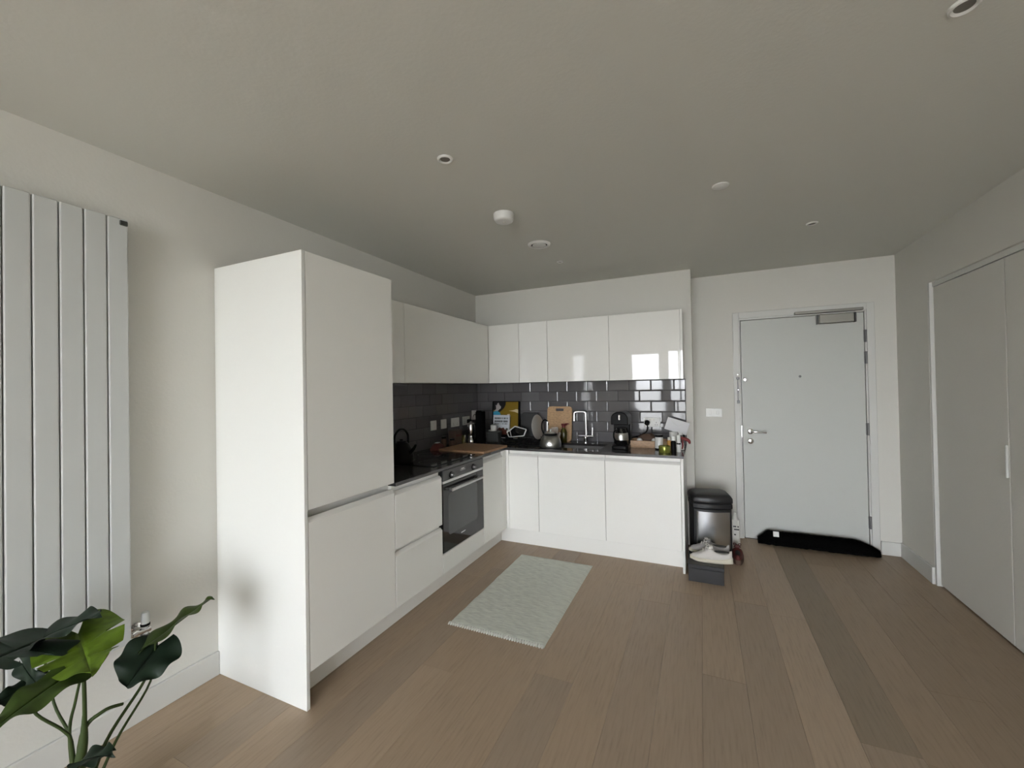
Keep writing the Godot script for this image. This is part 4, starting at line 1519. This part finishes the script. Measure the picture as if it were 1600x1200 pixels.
func ceiling_things():
	var g: Geo
	var lights := [[1.268, 2.512, .036, "round recessed ceiling downlight nearest above the tall cabinet"], [3.006, 2.521, .036, "round recessed ceiling downlight at the top right corner of the picture"], [2.998, .797, .034, "small round ceiling downlight in front of the entrance door"], [1.255, .777, .026, "tiny round ceiling spot just above the wall cabinets"]]
	for q in lights:
		var t := thing("downlight", q[3], "downlight", Vector3(q[0], H, q[1]), 0, "recessed ceiling lights")
		var r: float = q[2]
		g = Geo.new()
		g.lathe([[r * .60, -.0005], [r * .66, -.006], [r * .80, -.0095], [r * .95, -.007], [r, -.0005]], 36)
		part("bezel", g, M.plastic_white, t)
		g = Geo.new()
		g.lathe([[0, -.001], [r * .25, -.0012], [r * .45, -.0016], [r * .62, -.004]], 32)
		part("lamp_cup", g, M.cup_grey, t)
	var t2 := thing("smoke_alarm", "white round smoke alarm standing out from the ceiling", "smoke alarm", Vector3(1.245, H, 1.845))
	g = Geo.new()
	g.lathe([[0, -.050], [.020, -.050], [.042, -.0485], [.054, -.044], [.059, -.036], [.062, -.014], [.062, 0]], 40)
	part("case", g, M.plastic_white, t2)
	g = Geo.new()
	g.lathe([[0, -.052], [.009, -.052], [.010, -.0495], [0, -.049]], 20)
	part("test_button", g, M.plastic_offwhite, t2)
	t2 = thing("air_vent", "round white ceiling air vent with a dark ring gap", "air vent", Vector3(1.250, H, 1.254))
	g = Geo.new()
	g.lathe([[.061, -.002], [.062, -.012], [.070, -.014], [.080, -.008], [.083, 0]], 44)
	part("ring", g, M.plastic_white, t2)
	g = Geo.new()
	g.lathe([[0, -.001], [.062, -.0015]], 36)
	part("throat", g, M.dark_gap, t2)
	g = Geo.new()
	g.lathe([[0, -.0125], [.046, -.012], [.050, -.010], [.049, -.006], [0, -.005]], 40)
	part("disc", g, M.plastic_white, t2)
	g = Geo.new()
	g.lathe([[0, -.004], [.008, -.004], [.008, -.001], [0, -.001]], 12)
	part("stem", g, M.plastic_white, t2)
	t2 = thing("ceiling_cover", "flat round white cover plate on the ceiling in the middle of the room", "cover plate", Vector3(2.426, H, 1.649))
	g = Geo.new()
	g.lathe([[0, -.007], [.036, -.0065], [.041, -.004], [.042, 0]], 36)
	part("plate", g, M.plastic_white, t2)

func radiator():
	var t := thing("radiator", "tall white radiator of flat vertical panels on the left wall", "radiator", Vector3(.05, .39, 3.45))
	var o := t.position
	var g: Geo
	for i in 8:
		var z0 := 3.169 + i * .0712
		var z1 := z0 + .0682
		g = Geo.new(o)
		var prof := rrect(.0682, .024, .006, 4, Vector2((z0 + z1) / 2, .069))
		var xf := Transform3D(Basis(Vector3(0, 0, 1), Vector3(1, 0, 0), Vector3(0, 1, 0)), Vector3.ZERO)
		g.prism(prof, .395, 2.203, .002, xf)
		part("panel", g, M.radiator, t)
	for y in [.44, 2.13]:
		g = Geo.new(o)
		g.box(Vector3(.022, y - .02, 3.185), Vector3(.0575, y + .02, 3.72), .006)
		part("header", g, M.radiator, t)
	part("bracket", bx(Vector3(.0005, 2.115, 3.30), Vector3(.022, 2.145, 3.33), .002, o), M.radiator, t)
	part("bracket", bx(Vector3(.0005, .425, 3.30), Vector3(.022, .455, 3.33), .002, o), M.radiator, t)
	g = Geo.new(o)
	g.box(Vector3(.0812, 2.174, 3.172), Vector3(.088, 2.196, 3.200), .003)
	part("vent_plug", g, M.grey_tin, t, "small grey vent plug")
	# valve
	t = thing("radiator_valve", "chrome radiator valve at the bottom corner of the radiator", "valve", Vector3(.055, .36, 3.13))
	o = t.position
	g = Geo.new(o)
	g.tube([Vector3(.058, .415, 3.1685), Vector3(.058, .415, 3.095)], .0125, 14)
	g.lathe([[0, 0], [.017, 0], [.017, .018], [0, .018]], 8, Transform3D(Basis(Vector3.RIGHT, PI / 2), Vector3(.058, .415, 3.142)))
	g.tube([Vector3(.001, .415, 3.122), Vector3(.058, .415, 3.122)], .0105, 14)
	part("valve_body", g, M.chrome, t)
	g = Geo.new(o)
	g.lathe([[0, .001], [.026, .001], [.024, .006], [.012, .008], [0, .008]], 24, Transform3D(Basis(Vector3.BACK, -PI / 2), Vector3(0, .415, 3.122)))
	part("wall_collar", g, M.chrome, t)
	g = Geo.new(o)
	g.lathe([[0, .385], [.010, .385], [.011, .40], [.011, .436], [.014, .442], [.0155, .448], [.0155, .486], [.013, .494], [0, .495]], 24, Transform3D(Basis(), Vector3(.058, 0, 3.112)))
	part("valve_head", g, M.radiator, t)
	g = Geo.new(o)
	g.lathe([[.0145, .434], [.0175, .436], [.0175, .444], [.0145, .446]], 24, Transform3D(Basis(), Vector3(.058, 0, 3.112)))
	part("lock_ring", g, M.black_plastic, t)
	part("union_nut", bx(Vector3(.045, .383, 3.098), Vector3(.071, .401, 3.126), .004, o), M.dark_steel, t)

# ---------------------------------------------------------------- plant
func leaf(t: Node3D, B: Vector3, T: Vector3, S: Vector3, m: Material, slits := 0, fold := .25, droop := .12, heart := .22):
	var ax := (T - B)
	var L := ax.length()
	var u := ax / L
	var side := S - B
	side -= u * side.dot(u)
	var wmax := side.length()
	side = side.normalized()
	var n := side.cross(u).normalized()
	if n.y < 0: n = -n
	var g := Geo.new(t.position)
	g.st.set_smooth_group(1)
	var NT := 40
	var NS := 8
	for sd in [-1.0, 1.0]:
		var grid := []
		for i in NT + 1:
			var q := float(i) / NT
			var row := []
			var w := wmax * pow(sin(PI * pow(clampf(q * .985 + .015, 0, 1), .62)), .8)
			if slits > 0:
				for k in slits:
					var c := .30 + .45 * (k + .5) / slits
					var d := absf(q - c)
					if d < .035: w *= lerpf(.30, 1.0, d / .035)
			for j in NS + 1:
				var s := float(j) / NS
				var back := heart * (1.0 - q) * (1.0 - q) * s * L * 1.3             # heart lobes reach behind the stalk
				var fwd := .10 * s * L * q * (1.0 - q) * 4.0
				var p: Vector3 = B + u * (q * L - back + fwd) + side * (sd * s * w)
				p += n * (fold * s * w * (1.0 - .7 * s) - droop * L * q * q + .012 * sin(q * 16.0 + sd) * s * s)
				row.append(p)
			grid.append(row)
		for i in NT:
			for j in NS:
				g.quad(grid[i][j], grid[i][j + 1], grid[i + 1][j + 1], grid[i + 1][j])
	part("leaf", g, m, t)

func plant():
	var t := thing("houseplant", "green cheese plant with split leaves in the lower left corner", "plant", Vector3(.42, 0, 3.47))
	var g := Geo.new()
	g.lathe([[0, .0], [.085, 0], [.10, .02], [.108, .105], [.11, .11], [.102, .11], [.098, .09], [0, .09]], 36)
	part("pot", g, M.pot, t)
	g = Geo.new()
	g.lathe([[0, .0905], [.0975, .0905], [.06, .098], [0, .102]], 28)
	part("soil", g, M.soil, t)
	leaf(t, Vector3(0.283, 0.61, 3.406), Vector3(0.577, 0.608, 3.481), Vector3(0.527, 0.628, 3.352), M.leaf_bright, 2, .16, .05, .34)
	leaf(t, Vector3(0.375, 0.501, 3.22), Vector3(0.414, 0.599, 3.039), Vector3(0.47, 0.545, 3.215), M.leaf_mid, 0, .5, .05)
	leaf(t, Vector3(0.36, 0.474, 3.205), Vector3(0.394, 0.398, 3.32), Vector3(0.475, 0.437, 3.2), M.leaf_dark, 0, .2, .05)
	leaf(t, Vector3(0.232, 0.619, 3.484), Vector3(0.342, 0.679, 3.369), Vector3(0.408, 0.674, 3.471), M.leaf_blue, 0, .3, .05)
	leaf(t, Vector3(0.248, 0.619, 3.477), Vector3(0.381, 0.687, 3.659), Vector3(0.13, 0.642, 3.515), M.leaf_blue, 2, .2, .1)
	leaf(t, Vector3(0.257, 0.57, 3.53), Vector3(0.395, 0.52, 3.535), Vector3(0.33, 0.575, 3.52), M.leaf_dark, 0, .2, .1)
	leaf(t, Vector3(0.462, 0.575, 3.456), Vector3(0.55, 0.577, 3.669), Vector3(0.572, 0.563, 3.57), M.leaf_mid, 0, .3, .12)
	leaf(t, Vector3(0.288, 0.515, 3.502), Vector3(0.333, 0.518, 3.624), Vector3(0.336, 0.499, 3.567), M.leaf_dark, 0, .3, .1)
	leaf(t, Vector3(0.524, 0.312, 3.48), Vector3(0.66, 0.376, 3.466), Vector3(0.62, 0.345, 3.506), M.leaf_dark, 0, .2, .1)
	var S := [
		[Vector3(0.433, 0.095, 3.454), Vector3(0.434, 0.329, 3.444), Vector3(0.448, 0.558, 3.451), Vector3(0.301, 0.605, 3.409)],
		[Vector3(0.44, 0.095, 3.451), Vector3(0.404, 0.248, 3.38), Vector3(0.356, 0.36, 3.249), Vector3(0.358, 0.469, 3.206)],
		[Vector3(0.45, 0.095, 3.446), Vector3(0.421, 0.239, 3.361), Vector3(0.354, 0.346, 3.228), Vector3(0.375, 0.498, 3.22)],
		[Vector3(0.417, 0.095, 3.461), Vector3(0.408, 0.306, 3.467), Vector3(0.401, 0.363, 3.482), Vector3(0.385, 0.47, 3.545), Vector3(0.30, 0.513, 3.505)],
		[Vector3(0.417, 0.095, 3.461), Vector3(0.395, 0.309, 3.462), Vector3(0.3, 0.419, 3.473), Vector3(0.236, 0.615, 3.482)],
		[Vector3(0.421, 0.095, 3.459), Vector3(0.389, 0.33, 3.465), Vector3(0.395, 0.438, 3.452), Vector3(0.46, 0.572, 3.455)],
		[Vector3(0.417, 0.095, 3.461), Vector3(0.426, 0.329, 3.448), Vector3(0.449, 0.385, 3.405), Vector3(0.448, 0.373, 3.35)],
		[Vector3(0.44, 0.095, 3.47), Vector3(0.47, 0.25, 3.48), Vector3(0.526, 0.312, 3.48)]]
	var R := [.006, .0055, .0045, .005, .0045, .0045, .007, .004]
	for i in S.size():
		g = Geo.new(t.position)
		var path := spline(S[i], 6)
		var rr := []
		for k in path.size(): rr.append(R[i] * (1.15 - .45 * k / path.size()))
		g.tube(path, rr, 8)
		part("stalk", g, M.stem, t)
	g = Geo.new(t.position)
	g.tube(spline([Vector3(.425, .095, 3.462), Vector3(.43, .24, 3.455), Vector3(.434, .32, 3.446), Vector3(.437, .40, 3.446)], 5), [.018, .018, .017, .017, .016, .016, .015, .014, .013, .012, .011, .010, .009, .007, .006, .005], 10)
	part("stem", g, M.stem, t)
